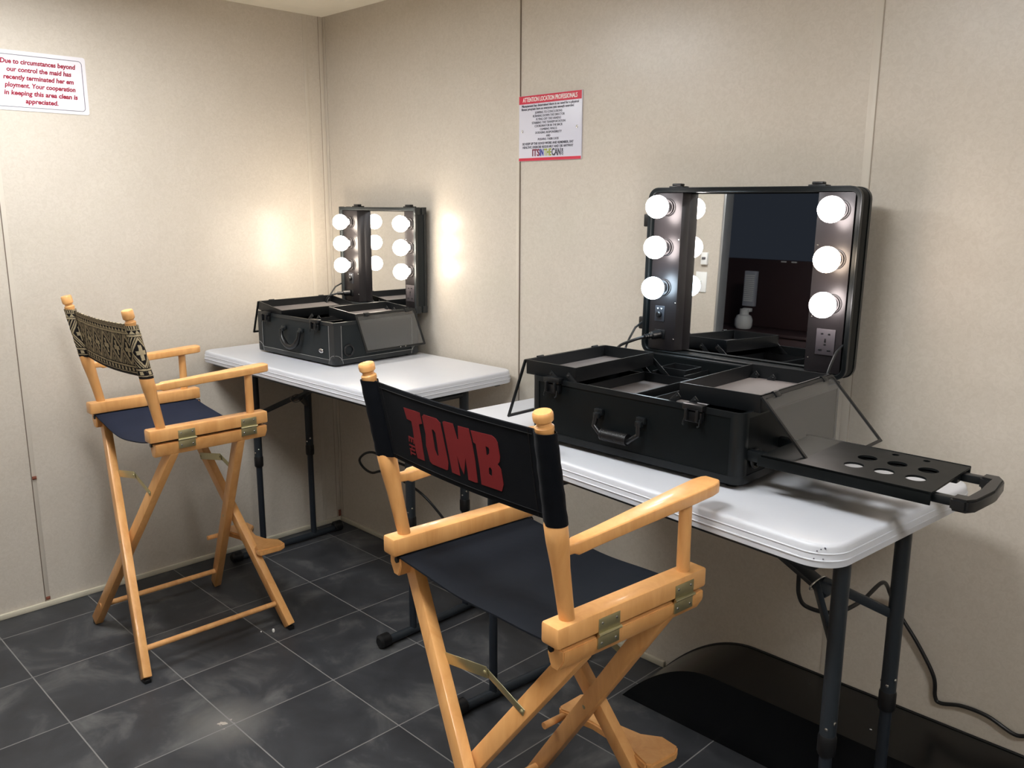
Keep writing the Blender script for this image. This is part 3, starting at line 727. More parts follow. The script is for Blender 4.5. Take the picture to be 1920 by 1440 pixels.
    if letters:
        for key, loops in LETTERS.items():
            def place(u, z, off):
                hw = post_u(z)-0.002; a_ = (u+hw)/(2*hw); b_ = (z-Zl)/(Zh-Zl)
                q = sheet(a_, b_); return (q[0], q[1]-0.0022-off, z)
            m = MB(); poly_mb(m, loops, place); m.done('printed_letter', M_RED, bo, smooth=False)
    # crossed legs, front and back pair
    def bar(p, q, w_, th, ax, name, mat=M_WOOD, bev=0.003, parent=None):
        p, q = Vector(p), Vector(q); d = (q-p); ln = d.length; d.normalize()
        n = Vector(ax); n = (n-d*n.dot(d)).normalized(); sd = n.cross(d)
        m = MB(); m.box((-w_/2, -th/2, 0), (w_/2, th/2, ln), bev, basis(sd, n, d, p)); return m.done(name, mat, parent or t)
    a, vb, vf = D['a'], D['vb'], D['vf']
    topz = zr-bh-0.038; ut = 0.245
    for vs, vbot in ((-1, vb), (1, vf)):
        vtop = vs*0.125
        for s in (-1, 1):
            dv = -0.0145*s*vs
            p = (s*ut, vtop+dv, topz); q = (-s*a, vbot+dv, 0.012)
            bar(p, q, 0.038, 0.027, (0, 1, 0), 'leg')
            dd = (Vector(q)-Vector(p)).normalized()
            m = MB(); m.box((-s*a-0.015, vbot+dv-0.010, 0), (-s*a+0.015, vbot+dv+0.010, 0.013), 0.002); m.done('foot_pad', M_RUBBER, t)
        # pivot bolt
        f_ = ut/(ut+a); zc_ = topz+(0.012-topz)*f_; vc_ = vtop+(vbot-vtop)*f_
        m = MB(); m.tube([(0, vc_-0.027, zc_), (0, vc_+0.027, zc_)], 0.0035, 10); m.sphere((0, vc_-0.027, zc_), 0.0055, 12, (1, 0.5, 1)); m.sphere((0, vc_+0.027, zc_), 0.0055, 12, (1, 0.5, 1))
        m.done('pivot_bolt', M_BRASS, t)
        # folding metal stay between the upper halves of the legs
        zs = D['stay']
        k1 = (topz-zs)/(topz-0.012); uL = ut-(ut+a)*k1; vL = vtop+(vbot-vtop)*k1
        y_ = vL-0.004
        off = vs*-0.0
        pL = (-uL+0.0, y_, zs); pM = (0.020, y_, zs+0.030); pR = (uL+0.0, y_, zs-0.004)
        def strip(p, q, name, hh=0.008):
            p, q = Vector(p), Vector(q); d = q-p; ln = d.length; d.normalize(); n = Vector((0, 1, 0)); u_ = n.cross(d)
            m = MB(); m.box((-0.006, -0.001, -hh), (ln+0.006, 0.001, hh), 0.0008, basis(d, n, u_, p)); 
            m.sphere((0, 0, 0), 0.0045, 10, (1, 1, 1), T(*p)); m.sphere((0, 0, 0), 0.0045, 10, (1, 1, 1), T(*q)); return m.done(name, M_BRASS, t)
        strip(pL, pM, 'folding_stay', 0.012); strip((pM[0], y_+0.003, pM[2]), (pR[0], y_+0.003, pR[2]), 'folding_stay')
    # side stretchers joining front and back feet
    for s in (-1, 1):
        zs = 0.085; k1 = (topz-zs)/(topz-0.012)
        u_ = s*(-ut+(ut+a)*k1); v0 = -0.125+(vb+0.125)*k1; v1 = 0.125+(vf-0.125)*k1
        m = MB(); m.tube([(u_, v0, zs), (u_, v1, zs)], 0.0095, 14); m.done('stretcher', M_WOOD_END, t)
    # footrest board in front of the front legs, on a dowel
    fz, v0 = 0.262, 0.198
    o = [(-0.150, 0.000), (-0.155, 0.075), (-0.142, 0.098), (-0.095, 0.100), (-0.055, 0.070), (0.0, 0.058), (0.055, 0.070), (0.095, 0.100), (0.142, 0.098), (0.155, 0.075), (0.150, 0.0), (0.138, -0.010), (0.05, 0.012), (-0.05, 0.012), (-0.138, -0.010)]
    o = [(x, y+v0+0.016) for x, y in o][::-1]
    m = MB(); m.prism(o, fz-0.011, fz+0.011, None, 0.004); m.done('footrest', M_WOOD, t, angle=40)
    for s in (-1,):
        m = MB(); m.tube([(s*0.128, v0-0.055, fz-0.004), (s*0.128, v0+0.05, fz-0.004)], 0.0085, 14); m.done('footrest_dowel', M_WOOD_END, t)
    return t

D1 = dict(a=.258, vb=-.242, vf=.236, b=.253, zr=.808, vr0=-.189, vr1=.202, vp=-.145, zt=1.177, lean=.075, bt=.266, vfp=.151, za=.967, vaf=.214, tenon=.036, dip=0.008, sag=.028, droop=.018, stay=.575)
D2 = dict(a=.258, vb=-.228, vf=.228, b=.254, zr=.787, vr0=-.199, vr1=.201, vp=-.158, zt=1.167, lean=.074, bt=.267, vfp=.154, za=.962, vaf=.232, tenon=.052, dip=0.002, sag=.016, droop=.002, stay=.548)
build_chair('wooden director chair with tribal patterned back and navy seat by the left wall', (.527, -.990, 0), -.011, D1, M_BATIK, M_CANVAS_B, True, False)
build_chair('wooden director chair with black canvas back printed THE TOMB in red', (2.203, -.963, 0), -.081, D2, M_CANVAS_SHADE, M_CANVAS, False, True)

# ------------------------------------------------------------------ makeup train cases
def build_case(label, loc, rz, P):
    """origin: table-top point below the front-left corner. x right, y back, z up"""
    t = thing('makeup_case', label, 'makeup case', loc, rz, 'open lighted makeup cases')
    w, d, h, r = P['w'], P['d'], P['h'], P['r']; fz = P['foot']
    body, edge = P['body'], P['edge']
    z0, z1 = fz, fz+h
    # shell: hollow open box
    prof = [(0.004, z0), (0.0, z0+0.004), (0.0, z1), (0.0, z1), (0.007, z1), (0.007, z0+0.012)]
    rg = [[(x, y, z) for x, y in inset_rr(0, 0, w, d, r, o, 6)] for o, z in prof]
    MB().rings(rg).done('body', body, t, angle=40)
    # edge trims
    def hoop(za, zb, out, name):
        A = inset_rr(0, 0, w, d, r, -out, 6); B = inset_rr(0, 0, w, d, r, 0.001, 6)
        m = MB(); m.rings([[(x, y, za) for x, y in B], [(x, y, za) for x, y in A], [(x, y, zb) for x, y in A], [(x, y, zb) for x, y in B]], closed=True)
        m.done(name, edge, t, angle=40)
    hoop(z1-0.012, z1+0.0005, 0.0022, 'rim_trim'); hoop(z0+0.001, z0+0.018, 0.0022, 'base_trim')
    # vertical corner trims
    for k, (cx, cy) in enumerate(((0, 0), (w, 0), (w, d), (0, d))):
        m = MB(); e = 0.0018; L_ = P['corner']
        sx = 1 if cx == 0 else -1; sy = 1 if cy == 0 else -1
        if r > 0.01:
            pts = [(cx+sx*(r+0.006), cy-sy*e)]+[(cx+sx*(r-(r+e)*math.sin(a)), cy+sy*(r-(r+e)*math.cos(a))) for a in [PI/2*q/6 for q in range(7)]]+[(cx-sx*e, cy+sy*(r+0.006))]
            inn = [(cx+sx*(r+0.006), cy+sy*0.001)]+[(cx+sx*(r-(r-0.001)*math.sin(a)), cy+sy*(r-(r-0.001)*math.cos(a))) for a in [PI/2*q/6 for q in range(7)]]+[(cx+sx*0.001, cy+sy*(r+0.006))]
        else:
            pts = [(cx+sx*L_, cy-sy*e), (cx-sx*e, cy-sy*e), (cx-sx*e, cy+sy*L_)]; inn = [(cx+sx*L_, cy+sy*0.001), (cx+sx*0.001, cy+sy*0.001), (cx+sx*0.001, cy+sy*L_)]
        poly = pts+inn[::-1]
        m.prism(poly, z0+0.012, z1-0.010); m.done('corner_trim', edge, t, angle=40)
    if P['stitch']:
        m = MB()
        for x in (P['corner'], w-P['corner']):
            m.tube([(x, -0.0024, z0+0.02), (x, -0.0024, z1-0.012)], 0.0007, 5)
        for y in (P['corner'], d-P['corner']):
            m.tube([(w+0.0024, y, z0+0.02), (w+0.0024, y, z1-0.012)], 0.0007, 5)
        m.tube([(0.02, -0.0026, z0+0.0185), (w-0.02, -0.0026, z0+0.0185)], 0.0007, 5)
        m.tube([(w+0.0026, 0.02, z0+0.0185), (w+0.0026, d-0.02, z0+0.0185)], 0.0007, 5)
        for cx, cy, s in ((0, 0, 1), (w, 0, -1), (w, d, 0)):
            if s:   # stitched arc round a corner guard, front face
                m.tube([(cx+s*0.034*math.cos(a), -0.0026, z0+0.002+0.034*math.sin(a)) for a in [PI/2*q/8 for q in range(9)]], 0.0007, 5)
            if cx == w:
                sy = 1 if cy == 0 else -1
                m.tube([(w+0.0026, cy+sy*0.034*math.cos(a), z0+0.002+0.034*math.sin(a)) for a in [PI/2*q/8 for q in range(9)]], 0.0007, 5)
        m.done('edge_stitching', M_STITCH, t)
    # ball corners
    if not P['round_corner']:
        for cx in (0, w):
            for cy in (0, d):
                sx = 1 if cx == 0 else -1; sy = 1 if cy == 0 else -1
                m = MB(); m.box((min(cx-sx*0.0035, cx+sx*0.03), min(cy-sy*0.0035, cy+sy*0.03), z0-0.001), (max(cx-sx*0.0035, cx+sx*0.03), max(cy-sy*0.0035, cy+sy*0.03), z0+0.030), 0.006)
                m.done('corner_guard', edge, t)
    for cx in (0.035, w-0.035):
        for cy in (0.035, d-0.035):
            m = MB(); m.lathe([(0.013, 0), (0.014, 0.003), (0.014, fz+0.001)], T(cx, cy, 0), 16); m.done('foot', M_RUBBER, t)
    # front handle
    hx, hz, hw = P['handle']
    for s in (-1, 1):
        H_ = MB(); H_.box((hx+s*hw-0.012, -0.012, hz-0.006), (hx+s*hw+0.012, -0.001, hz+0.010), 0.003)
        H_.box((hx+s*hw-0.009, -0.020, hz-0.012), (hx+s*hw+0.009, -0.008, hz+0.002), 0.003)
        H_.done('handle_mount', edge, t)
    gd = P['hdrop']
    if P['round_corner']:
        m = MB(); m.tube([(hx-hw, -0.016, hz-0.002), (hx-hw-0.003, -0.020, hz-gd*0.6), (hx-hw*0.62, -0.024, hz-gd), (hx+hw*0.62, -0.024, hz-gd), (hx+hw+0.003, -0.020, hz-gd*0.6), (hx+hw, -0.016, hz-0.002)], 0.0062, 12)
        hd = m.done('handle', M_BLACK, t)
        m = MB(); m.tube([(hx-hw*0.62, -0.024, hz-gd+0.004), (hx+hw*0.62, -0.024, hz-gd+0.004)], 0.0135, 20)
        for k in range(18): 
            xk = hx-hw*0.55+hw*1.1*k/17; m.tube([(xk-0.0006, -0.024, hz-gd+0.004), (xk+0.0006, -0.024, hz-gd+0.004)], 0.0142, 20)
        m.done('grip', M_RUBBER, hd)
    else:
        m = MB(); pts = [(hx-hw*math.cos(a)*1.05, -0.018-0.004*math.sin(a), hz-0.003-gd*math.sin(a)) for a in [PI*q/14 for q in range(15)]]
        m.tube(pts, [0.007]*3+[0.0105]*9+[0.007]*3, 12); m.done('handle', M_BLACK, t)
    # latches
    for lx in P['latch']:
        m = MB(); zc_ = z1-0.004
        m.box((lx-0.021, -0.014, zc_-0.030), (lx+0.021, -0.001, zc_-0.006), 0.003); m.box((lx-0.025, -0.018, zc_-0.004), (lx+0.025, 0.003, zc_+0.010), 0.003)
        m.box((lx-0.017, -0.022, zc_-0.026), (lx-0.010, -0.012, zc_), 0.002); m.box((lx+0.010, -0.022, zc_-0.026), (lx+0.017, -0.012, zc_), 0.002)
        la = m.done('latch', M_BLACK, t)
        m = MB(); m.tube([(lx-0.018, -0.016, zc_-0.020), (lx-0.020, -0.020, zc_-0.034), (lx-0.016, -0.022, zc_-0.036)], 0.0018, 8)
        m.tube([(lx+0.018, -0.016, zc_-0.020), (lx+0.020, -0.020, zc_-0.034), (lx+0.016, -0.022, zc_-0.036)], 0.0018, 8); m.done('latch_bail', M_EDGE, la)
    if P.get('badge'):
        bx, bz = P['badge']
        m = MB(); m.sphere((0, 0, 0), 0.014, 20, (1, 0.14, 0.62), T(bx, -0.002, bz)); bd = m.done('badge', M_CHROME, t)
        m = MB(); m.sphere((0, 0, 0), 0.010, 20, (1, 0.12, 0.42), T(bx, -0.0034, bz)); m.done('badge_face', M_PLATE, bd)
    # inside: floor insert, dividers, box compartments
    m = MB(); m.box((0.010, 0.010, z0+0.012), (w-0.010, d-0.010, z0+0.016)); m.done('floor_liner', M_TRAY, t)
    bx0, by0 = P['divx'][0], d-0.125
    m = MB()
    m.box((0.009, by0, z0+0.016), (w-0.009, by0+0.004, z1-0.030), 0.001)
    for x in P['divx']: m.box((x, by0, z0+0.016), (x+0.004, d-0.009, z1-0.020), 0.001)
    m.done('divider', M_TRAY, t)
    # cantilever trays
    def tray(x0, x1, y0, y1, za, zb, hgt, name='tray', liner=M_LINER):
        """za = rim height at x0, zb = rim height at x1"""
        Ln = x1-x0; ang = math.atan2(zb-za, Ln); L2 = math.hypot(Ln, zb-za)
        Mx = T(x0, 0, za) @ RY(-ang)
        q = [(0.001, -hgt), (0.0, -hgt+0.002), (0.0, 0.0), (0.0035, 0.0), (0.0035, -hgt+0.004)]
        rg = [[(x, y, z) for x, y in inset_rr(0, y0, L2, y1, 0.003, o, 3)] for o, z in q]
        m = MB(); m.rings(rg, M=Mx); tr = m.done(name, M_TRAY, t, angle=40)
        m = MB(); m.box((0.0045, y0+0.0045, -hgt+0.0045), (L2-0.0045, y1-0.0045, -hgt+0.0065), M=Mx); m.done('tray_liner', liner, tr)
        return tr, Mx, L2
    def flap(hinge_x, hz_, bx, bz, y0, y1):
        a = Vector((hinge_x, 0, hz_)); b_ = Vector((bx, 0, bz)); dd = b_-a; ln = dd.length; dd.normalize(); n = Vector((0, 1, 0)); u_ = dd.cross(n)
        Mx = basis(dd, n, u_, a)
        A = inset_rr(0, y0, ln, y1, 0.002, 0, 2); B = inset_rr(0, y0, ln, y1, 0.002, 0.007, 2)
        m = MB(); m.rings([[(x, y, -0.0022) for x, y in A], [(x, y, 0.0022) for x, y in A], [(x, y, 0.0022) for x, y in B], [(x, y, -0.0022) for x, y in B]], closed=True, M=Mx)
        fo = m.done('tray_flap', M_TRAY, t, angle=40)
        m = MB(); m.box((0.006, y0+0.006, -0.0009), (ln-0.006, y1-0.006, 0.0009), M=Mx); m.done('flap_pane', M_SMOKE, fo, smooth=False)
        for f_ in (0.18, 0.86):
            m = MB(); yy = y0+(y1-y0)*f_
            m.tube([(hinge_x, yy-0.011, hz_+0.001), (hinge_x, yy+0.011, hz_+0.001)], 0.0038, 10)
            m.box((-0.004, yy-0.010, 0.0), (0.011, yy+0.010, 0.0038), 0.0006, Mx)
            m.done('flap_hinge', M_EDGE, fo)
        m = MB()
        for dy in (-0.012, 0.012): m.sphere((ln-0.0035, (y0+y1)/2+dy+0.03, 0.003), 0.0022, 8, M=Mx)
        m.done('flap_magnet', M_STEEL, fo)
    for tr in P['trays']: tray(*tr)
    for fl in P['flaps']: flap(*fl)
    # cantilever arms
    for (xa, za_, xb, zb_) in P['arms']:
        for yy in (P['arm_y0'], P['arm_y1']):
            a = Vector((xa, yy, za_)); b_ = Vector((xb, yy, zb_)); dd = b_-a; ln = dd.length; dd.normalize(); n = Vector((0, 1, 0)); u_ = dd.cross(n)
            m = MB(); m.box((-0.006, -0.0012, -0.007), (ln+0.006, 0.0012, 0.007), 0.0008, basis(dd, n, u_, a)); m.sphere((0, 0, 0), 0.0035, 8, (1, 1, 1), T(*a)); m.sphere((0, 0, 0), 0.0035, 8, (1, 1, 1), T(*b_))
            m.done('tray_arm', M_TRAY, t)
    # ---------------- lid with mirror and bulbs (x along width, -y towards the viewer)
    lx0, lw, lh, lt, tilt = P['lx0'], P['lw'], P['lh'], P['lt'], P['tilt']
    Lm = T(lx0, d, z1+0.002) @ RX(-tilt)
    rl = P['lr']
    def lring(o, y): return [(x, y, z) for x, z in inset_rr(0, 0, lw, lh, rl, o, 6)]
    m = MB(); m.rings([lring(0.004, lt), lring(0.0, lt-0.004), lring(0.0, 0.004), lring(0.0015, 0.0), lring(0.0085, 0.0), lring(0.0105, 0.003), lring(0.0105, lt-0.008)], M=Lm)
    m.done('lid', body, t, angle=30)
    m = MB(); m.rings([lring(-0.002, 0.0), lring(-0.002, 0.011), lring(0.001, 0.011), lring(0.001, 0.0)], closed=True, M=Lm); 
    m.rings([lring(-0.002, lt-0.012), lring(-0.002, lt-0.001), lring(0.001, lt-0.001), lring(0.001, lt-0.012)], closed=True, M=Lm); m.done('lid_trim', edge, t, angle=40)
    # panels
    yb = lt-0.008
    for (a_, b_) in P['panels']:
        m = MB(); m.box((a_, 0.007, 0.012), (b_, yb, lh-0.012), 0.001, Lm); m.done('bulb_panel', M_PANEL, t)
    m = MB(); m.box((P['panels'][0][1], yb-0.006, 0.014), (P['panels'][1][0], yb, lh-0.014), M=Lm); m.done('mirror', M_MIRROR, t, smooth=False)
    # mirror screws
    m = MB()
    for s_ in (0.045, lh*0.32, lh*0.7):
        m.sphere((P['panels'][0][1]-0.004, 0.0065, s_), 0.002, 8, (1, 0.5, 1), Lm); m.sphere((P['panels'][1][0]+0.008, 0.0065, s_), 0.002, 8, (1, 0.5, 1), Lm)
    m.done('panel_screw', M_STEEL, t)
    for (bu, bs, mat) in P['bulbs']:
        Bm = Lm @ basis((1, 0, 0), (0, 0, 1), (0, -1, 0), (bu, 0.007, bs))
        m = MB(); m.lathe([(0.024, 0.0), (0.024, 0.002), (0.0215, 0.003), (0.0205, 0.003), (0.0205, 0.009), (0.0185, 0.009), (0.0185, 0.0025), (0.0, 0.0025)], Bm, 24); so = m.done('bulb_socket', M_PANEL, t, angle=30)
        m = MB(); m.lathe([(0.012, 0.003), (0.0125, 0.016), (0.0135, 0.017), (0.0, 0.0175)], Bm, 20); m.done('bulb_base', M_PLATE, so)
        R_ = 0.0310; zc_ = 0.053
        pr = [(0.0, 0.0165), (0.0125, 0.0165), (0.0150, 0.022), (0.0200, 0.030)]
        a0 = math.asin(-(0.030-zc_)/R_*-1)
        for k in range(15):
            a = -PI/2*0.42+(PI/2*1.42)*k/14
            pr.append((R_*math.cos(a), zc_+R_*math.sin(a)))
        m = MB(); m.lathe(pr, Bm, 28); m.done('light_bulb', mat, t, angle=80)
    # dimmer switch, power inlet, outlet
    u_, s_ = P['switch']
    m = MB(); m.box((u_-0.016, 0.0045, s_-0.022), (u_+0.016, 0.0075, s_+0.022), 0.001, Lm); so = m.done('dimmer_switch', M_PLATE_DK, t)
    m = MB(); m.lathe([(0.0085, 0), (0.0085, 0.008), (0.006, 0.010), (0, 0.010)], Lm @ basis((1, 0, 0), (0, 0, 1), (0, -1, 0), (u_, 0.0045, s_-0.002)), 18); m.done('dial', M_BLACK, so)
    m = MB()
    for du in (-0.006, 0.006): m.prism([(-0.003, 0.0), (0.003, 0), (0, -0.004)][::-1], 0.0, 0.0008, Lm @ basis((1, 0, 0), (0, 0, 1), (0, -1, 0), (u_+du, 0.0046, s_+0.016)))
    m.done('indicator_mark', M_WHITE, so, smooth=False)
    u_, s_ = P['inlet']
    m = MB(); m.box((u_-0.018, 0.0035, s_-0.013), (u_+0.018, 0.0075, s_+0.013), 0.002, Lm); m.done('power_inlet', M_BLACK, t)
    u_, s_ = P['outlet']
    m = MB(); m.box((u_-0.024, 0.0035, s_-0.032), (u_+0.024, 0.0075, s_+0.032), 0.001, Lm); oo = m.done('power_outlet', M_OUTLET, t)
    m = MB(); q = Lm @ basis((1, 0, 0), (0, 0, 1), (0, -1, 0), (u_, 0.0036, s_))
    for cx, cy, ww, hh in ((-0.009, 0.020, 0.006, 0.004), (0.009, 0.020, 0.006, 0.004), (0, 0.004, 0.0045, 0.010), (0, -0.006, 0.006, 0.004), (-0.011, -0.020, 0.009, 0.004), (0.011, -0.020, 0.009, 0.004)):
        m.box((cx-ww/2, cy-hh/2, 0.0), (cx+ww/2, cy+hh/2, 0.0008), 0.0002, q)
    m.done('outlet_slot', M_BLACK, oo)
    for lx in P['lid_latch']:
        m = MB(); m.box((lx-0.022, 0.004, lh), (lx+0.022, 0.034, lh+0.006), 0.001, Lm); m.box((lx-0.014, 0.006, lh+0.006), (lx+0.014, 0.026, lh+0.013), 0.002, Lm); m.done('lid_latch', M_BLACK, t)
    for (u_, s_) in P['brackets']:
        m = MB(); m.box((-P['brk'], lt-0.026, s_-0.018), (0.0, lt-0.002, s_+0.018), 0.003, Lm); m.done('leg_bracket', M_BLACK, t)
    # lid stays
    for sx_, xx in (((-1, -0.004), (1, lw-0.012)) if P['round_corner'] else ((-1, -0.004),)):
        m = MB(); a = Lm @ Vector((xx, 0.004, 0.085)); b_ = Vector((lx0+xx, d-0.085, z1-0.02)); mid = Vector((lx0+xx, d-0.055, z1+0.045))
        pts = [a.lerp(mid, 0.0), a.lerp(mid, 0.5)+Vector((0, -0.004, 0.008)), mid, mid.lerp(b_, 0.5)+Vector((0, -0.006, 0.002)), b_]
        m.tube(pts, 0.0032, 8); m.done('lid_stay', M_EDGE, t)
    m = MB(); m.tube([(0.03, d+0.001, z1+0.0015), (w-0.03, d+0.001, z1+0.0015)], 0.0042, 10); m.done('lid_hinge', edge, t)
    if not P['round_corner']:
        for cx in (0, lw):
            for cz in (0, lh):
                sx = 1 if cx == 0 else -1; sz = 1 if cz == 0 else -1
                m = MB()
                m.box((min(cx-sx*0.003, cx+sx*0.004), -0.001, min(cz-sz*0.003, cz+sz*0.024)), (max(cx-sx*0.003, cx+sx*0.004), 0.024, max(cz-sz*0.003, cz+sz*0.024)), 0.0015, Lm)
                m.box((min(cx-sx*0.003, cx+sx*0.004), lt-0.022, min(cz-sz*0.003, cz+sz*0.024)), (max(cx-sx*0.003, cx+sx*0.004), lt+0.001, max(cz-sz*0.003, cz+sz*0.024)), 0.0015, Lm)
                m.done('lid_corner_guard', edge, t)
    # side carrying ring
    if P.get('side_ring'):
        m = MB(); m.tube([(w+0.004, 0.06+0.020*math.cos(a), z0+0.050+0.020*math.sin(a)) for a in [2*PI*k/20 for k in range(20)]], 0.0035, 8, closed=True); m.done('wheel', M_RUBBER, t)
    # telescopic pull handle plate laid out to the right
    if P.get('pull'):
        hx0, hx1, y0, y1, zh = P['pull']
        holes = [(xx, yy, 0.0185) for xx in (hx0+0.168, hx0+0.226, hx0+0.284) for yy in (y0+0.068, y0+0.133)]
        holes += [(xx, y1-0.024, 0.007) for xx in (hx0+0.20, hx0+0.26)]
        m = MB(); plate_with_holes(m, hx0+0.008, hx1, y0, y1, zh-0.004, zh, holes); 
        m.box((hx0, y0, zh-0.024), (hx1, y0+0.004, zh+0.001), 0.001); m.box((hx0, y1-0.004, zh-0.024), (hx1, y1, zh+0.001), 0.001)
        po = m.done('pull_handle_plate', M_ALU_BLK, t, angle=30)
        m = MB(); m.box((hx1-0.005, y0+0.012, zh-0.020), (hx1+0.045, y0+0.030, zh-0.005), 0.002); m.box((hx1-0.005, y1-0.045, zh-0.020), (hx1+0.045, y1-0.027, zh-0.005), 0.002)
        m.done('pull_rod', M_EDGE, po)
        m = MB(); m.box((hx0+0.01, y0+0.155, zh-0.022), (hx1-0.004, y0+0.207, zh-0.008), 0.003); m.done('hole_dark_bar', M_EDGE, po)  # dark bar added under the plate so the back-row holes look shaded
        m = MB(); g0, g1 = y0+0.004, y1-0.020
        m.prism([(hx1+0.030, g0), (hx1+0.058, g0), (hx1+0.070, g0+0.02), (hx1+0.078, (g0+g1)/2), (hx1+0.070, g1-0.02), (hx1+0.058, g1), (hx1+0.030, g1), (hx1+0.030, g1-0.032), (hx1+0.048, g1-0.034), (hx1+0.052, (g0+g1)/2), (hx1+0.048, g0+0.034), (hx1+0.030, g0+0.032)], zh-0.026, zh-0.002, None, 0.004)
        m.done('pull_grip', M_BLACK, po)
        m = MB(); m.box((w-0.002, y0+0.03, zh-0.028), (hx0+0.012, y0+0.05, zh-0.006), 0.002); m.box((w-0.002, y1-0.05, zh-0.028), (hx0+0.012, y1-0.03, zh-0.006), 0.002)
        m.done('pull_bracket', M_EDGE, po)
    return t, Lm

def plate_with_holes(mb, x0, x1, y0, y1, z0, z1, holes):
    t = bmesh.new(); edges = []
    def loop(pts):
        vs = [t.verts.new((x, y, z0)) for x, y in pts]
        for i in range(len(vs)): edges.append(t.edges.new((vs[i], vs[(i+1) % len(vs)])))
    loop([(x0, y0), (x1, y0), (x1, y1), (x0, y1)])
    for cx, cy, r in holes: loop([(cx+r*math.cos(2*PI*k/24), cy+r*math.sin(2*PI*k/24)) for k in range(24)])
    bmesh.ops.triangle_fill(t, use_beauty=True, use_dissolve=False, edges=edges)
    r = bmesh.ops.extrude_face_region(t, geom=list(t.faces))
    for v in r['geom']:
        if isinstance(v, bmesh.types.BMVert): v.co.z = z1
    bmesh.ops.recalc_face_normals(t, faces=t.faces); mb._add(t)

M_PLATE_DK = plain('switch_plate_dark', lin(52, 54, 60), 0.35, 0.3)

def big():
    z1 = 0.012+0.154
    P = dict(w=.587, d=.470, h=.154, r=.020, foot=.012, body=M_ALU_BLK, edge=M_EDGE, corner=.024, stitch=False, round_corner=True,
             handle=(.281, .108, .060), hdrop=.048, latch=(.079, .478), divx=(.12, .22, .40),
             trays=[(-.028, .135, .008, .330, z1+.034, z1+.034, .036),
                    (.405, .603, .042, .362, z1+.034, z1+.036, .038),
                    (.095, .245, .012, .345, z1-.026, z1-.026, .030, 'tray', M_LINER),
                    (.262, .400, .012, .345, z1-.040, z1-.040, .030, 'tray', M_LINER),
                    (.130, .215, .362, .440, z1-.010, z1-.010, .060, 'tray', M_TRAY)],
             flaps=[(-.031, z1+.033, -.091, .040, .006, .332), (.606, z1+.034, .733, .066, .036, .366)],
             arms=[(.115, z1+.012, .180, z1-.040), (.060, z1+.010, .125, z1-.045), (.425, z1+.012, .360, z1-.050), (.470, z1+.010, .405, z1-.055)],
             arm_y0=.0065, arm_y1=.348,
             lx0=-.006, lw=.597, lh=.459, lt=.060, tilt=.028, lr=.028, panels=((.016, .105), (.490, .581)),
             bulbs=[(.060, .408, M_BULB_PINK), (.060, .299, M_BULB_PINK), (.060, .188, M_BULB_COOL), (.548, .405, M_BULB_PINK), (.548, .289, M_BULB_WARM), (.548, .182, M_BULB_PINK)],
             switch=(.052, .114), inlet=(.055, .056), outlet=(.540, .088), lid_latch=(.083, .484), brackets=[(0, .372), (0, .078)], brk=.040,
             side_ring=True, pull=(.628, .962, -.006, .212, .092))
    return build_case('large black makeup case with six lit bulbs, trays open, on the right table', (1.882, -.649, TAB_Z), .017, P)
def small():
    z1 = 0.006+0.155
    P = dict(w=.507, d=.392, h=.155, r=.003, foot=.006, body=M_CASE_S, edge=M_EDGE_S, corner=.030, stitch=True, round_corner=False,
             handle=(.250, .114, .058), hdrop=.062, latch=(.072, .404), divx=(.10, .20, .38), badge=(.425, .052),
             trays=[(.000, .165, .004, .350, z1+.040, z1+.016, .034),
                    (.330, .497, .105, .380, z1+.036, z1+.022, .034),
                    (.215, .325, .020, .330, z1-.020, z1-.020, .030, 'tray', M_LINER)],
             flaps=[(-.003, z1+.038, -.050, .070, .002, .350), (.500, z1+.021, .562, .048, .100, .385)],
             arms=[(.130, z1+.008, .195, z1-.045), (.075, z1+.016, .140, z1-.040), (.355, z1+.012, .290, z1-.045), (.400, z1+.010, .335, z1-.050)],
             arm_y0=.012, arm_y1=.365,
             lx0=.020, lw=.483, lh=.402, lt=.056, tilt=.004, lr=.003, panels=((.012, .112), (.412, .473)),
             bulbs=[(.068, .343, M_BULB_SMALL), (.068, .256, M_BULB_SMALL), (.068, .167, M_BULB_SMALL), (.452, .343, M_BULB_SMALL), (.452, .253, M_BULB_SMALL), (.452, .161, M_BULB_SMALL)],
             switch=(.060, .110), inlet=(.054, .048), outlet=(.444, .074), lid_latch=(.105, .432), brackets=[(0, .075)], brk=.012,
             side_ring=True)
    return build_case('smaller charcoal makeup case with six lit warm bulbs on the left table', (.214, -.487, TAB_Z), .037, P)
big_t, big_L = big()
small_t, small_L = small()

# ------------------------------------------------------------------ cords
def smooth_path(pts, n=8):
    P = [Vector(p) for p in pts]; P = [P[0]*2-P[1]]+P+[P[-1]*2-P[-2]]; out = []
    for i in range(1, len(P)-2):
        for k in range(n):
            u = k/n; a, b, c, d = P[i-1:i+3]
            out.append(0.5*((2*b)+(c-a)*u+(2*a-5*b+4*c-d)*u*u+(3*b-a-3*c+d)*u**3))
    out.append(P[-2]); return out
def cord(label, pts, r, plug=None, group=None):
    t = thing('power_cord', label, 'power cord', tuple(pts[0]), 0, 'black power cords')
    pts = [Vector(q)-Vector(pts[0]) for q in pts]; plug = [Vector(q)-Vector(t.location) for q in plug] if plug else None
    MB().tube(smooth_path(pts), r, 10).done('cable', M_RUBBER, t)
    if plug:
        a, b = Vector(plug[0]), Vector(plug[1]); d = (b-a)
        m = MB(); m.tube([a, a+d*0.5, a+d*0.55, a+d], [0.0125, 0.012, 0.0075, 0.0055], 12)
        for k in range(3):
            q = a+d*(0.66+0.13*k); m.tube([q, q+d*0.05], 0.0082, 12)
        m.done('plug', M_BLACK, t)
    return t
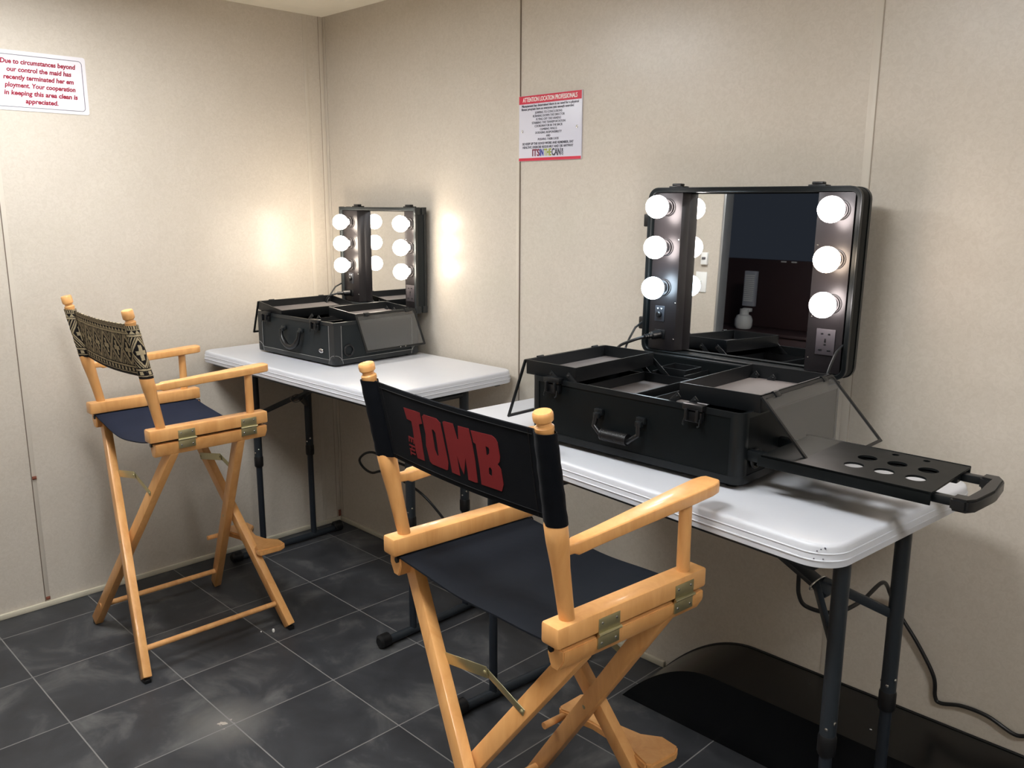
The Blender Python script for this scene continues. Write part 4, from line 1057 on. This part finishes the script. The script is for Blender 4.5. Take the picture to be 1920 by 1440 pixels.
def w_from(tobj, x, y, z):
    c, s = math.cos(tobj.rotation_euler.z), math.sin(tobj.rotation_euler.z)
    return (tobj.location.x+c*x-s*y, tobj.location.y+s*x+c*y, tobj.location.z+z)
def lidw(tobj, Lm, x, y, z):
    q = Lm @ Vector((x, y, z)); return w_from(tobj, q.x, q.y, q.z)
p0 = lidw(big_t, big_L, .055, 0.003, .056); p1 = lidw(big_t, big_L, .040, -.050, .050)
cord('black power cord plugged into the large case, running left behind its trays', [p1, lidw(big_t, big_L, .020, -.075, .040), lidw(big_t, big_L, -.020, -.080, .020), lidw(big_t, big_L, -.045, -.060, -.010), lidw(big_t, big_L, -.050, -.020, -.060), lidw(big_t, big_L, -.045, .040, -.130), (1.835, -.10, .9045), (1.80, -.125, .9045)], 0.0042, (p0, p1))
p0 = lidw(small_t, small_L, .054, 0.003, .048); p1 = lidw(small_t, small_L, .022, -.040, .046)
cord('black power cord looping from the small case on the left table', [p1, lidw(small_t, small_L, -.002, -.066, .034), lidw(small_t, small_L, -.016, -.075, .010), lidw(small_t, small_L, -.034, -.060, -.02), lidw(small_t, small_L, -.05, -.03, -.09), (.150, -.110, .9045), (.145, -.16, .9045)], 0.0038, (p0, p1))
cord('thick black cable hanging in a loop under the right table and running along the wall',
     [(2.500, -.40, .842), (2.500, -.40, .66), (2.505, -.40, .60), (2.525, -.39, .575), (2.575, -.36, .57), (2.60, -.28, .58), (2.585, -.12, .57), (2.575, -.03, .50), (2.595, -.018, .455), (2.648, -.014, .386), (2.692, -.012, .315), (2.701, -.012, .262), (2.716, -.012, .250), (2.765, -.012, .264), (2.824, -.012, .263), (2.885, -.012, .243), (2.93, -.012, .252), (3.05, -.012, .235), (3.3, -.015, .1955)], 0.0050)
cord('black cable curled in a loop below the left table, left of the TOMB chair',
     [(1.125, -.215, .62), (1.10, -.24, .54), (1.0, -.28, .525), (.86, -.30, .535), (.760, -.30, .538), (.700, -.30, .542), (.645, -.30, .525), (.608, -.30, .492), (.635, -.30, .466), (.69, -.30, .458), (.76, -.295, .478), (.86, -.28, .46), (.98, -.25, .40), (1.09, -.16, .20), (1.10, -.10, .03), (1.16, -.06, .0055), (1.30, -.05, .0055)], 0.0048)

# ------------------------------------------------------------------ small marks
def scrap(x, y, z, r, sc, label):
    t = MB().sphere((0, 0, r*sc[2]), r, 8, sc).done('paper_scrap', M_WHITE); t.location = (x, y, z)
    tag(t, label, 'scrap', 'tiny white scraps')
scrap(2.605, -.158, .190, .0022, (1.6, 0.9, 0.5), 'tiny white scrap on the glossy black box, the smaller and farther left one')
scrap(2.640, -.150, .190, .0030, (1.6, 0.9, 0.5), 'tiny white scrap on the glossy black box, the larger one to the right')
scrap(.775, -.800, 0, .006, (1, 0.8, 1.3), 'tiny white scrap on the floor right by the patterned chair front foot')
scrap(.742, -.830, 0, .003, (1.2, 0.8, 0.8), 'tinier white scrap on the floor under the patterned chair stretcher')
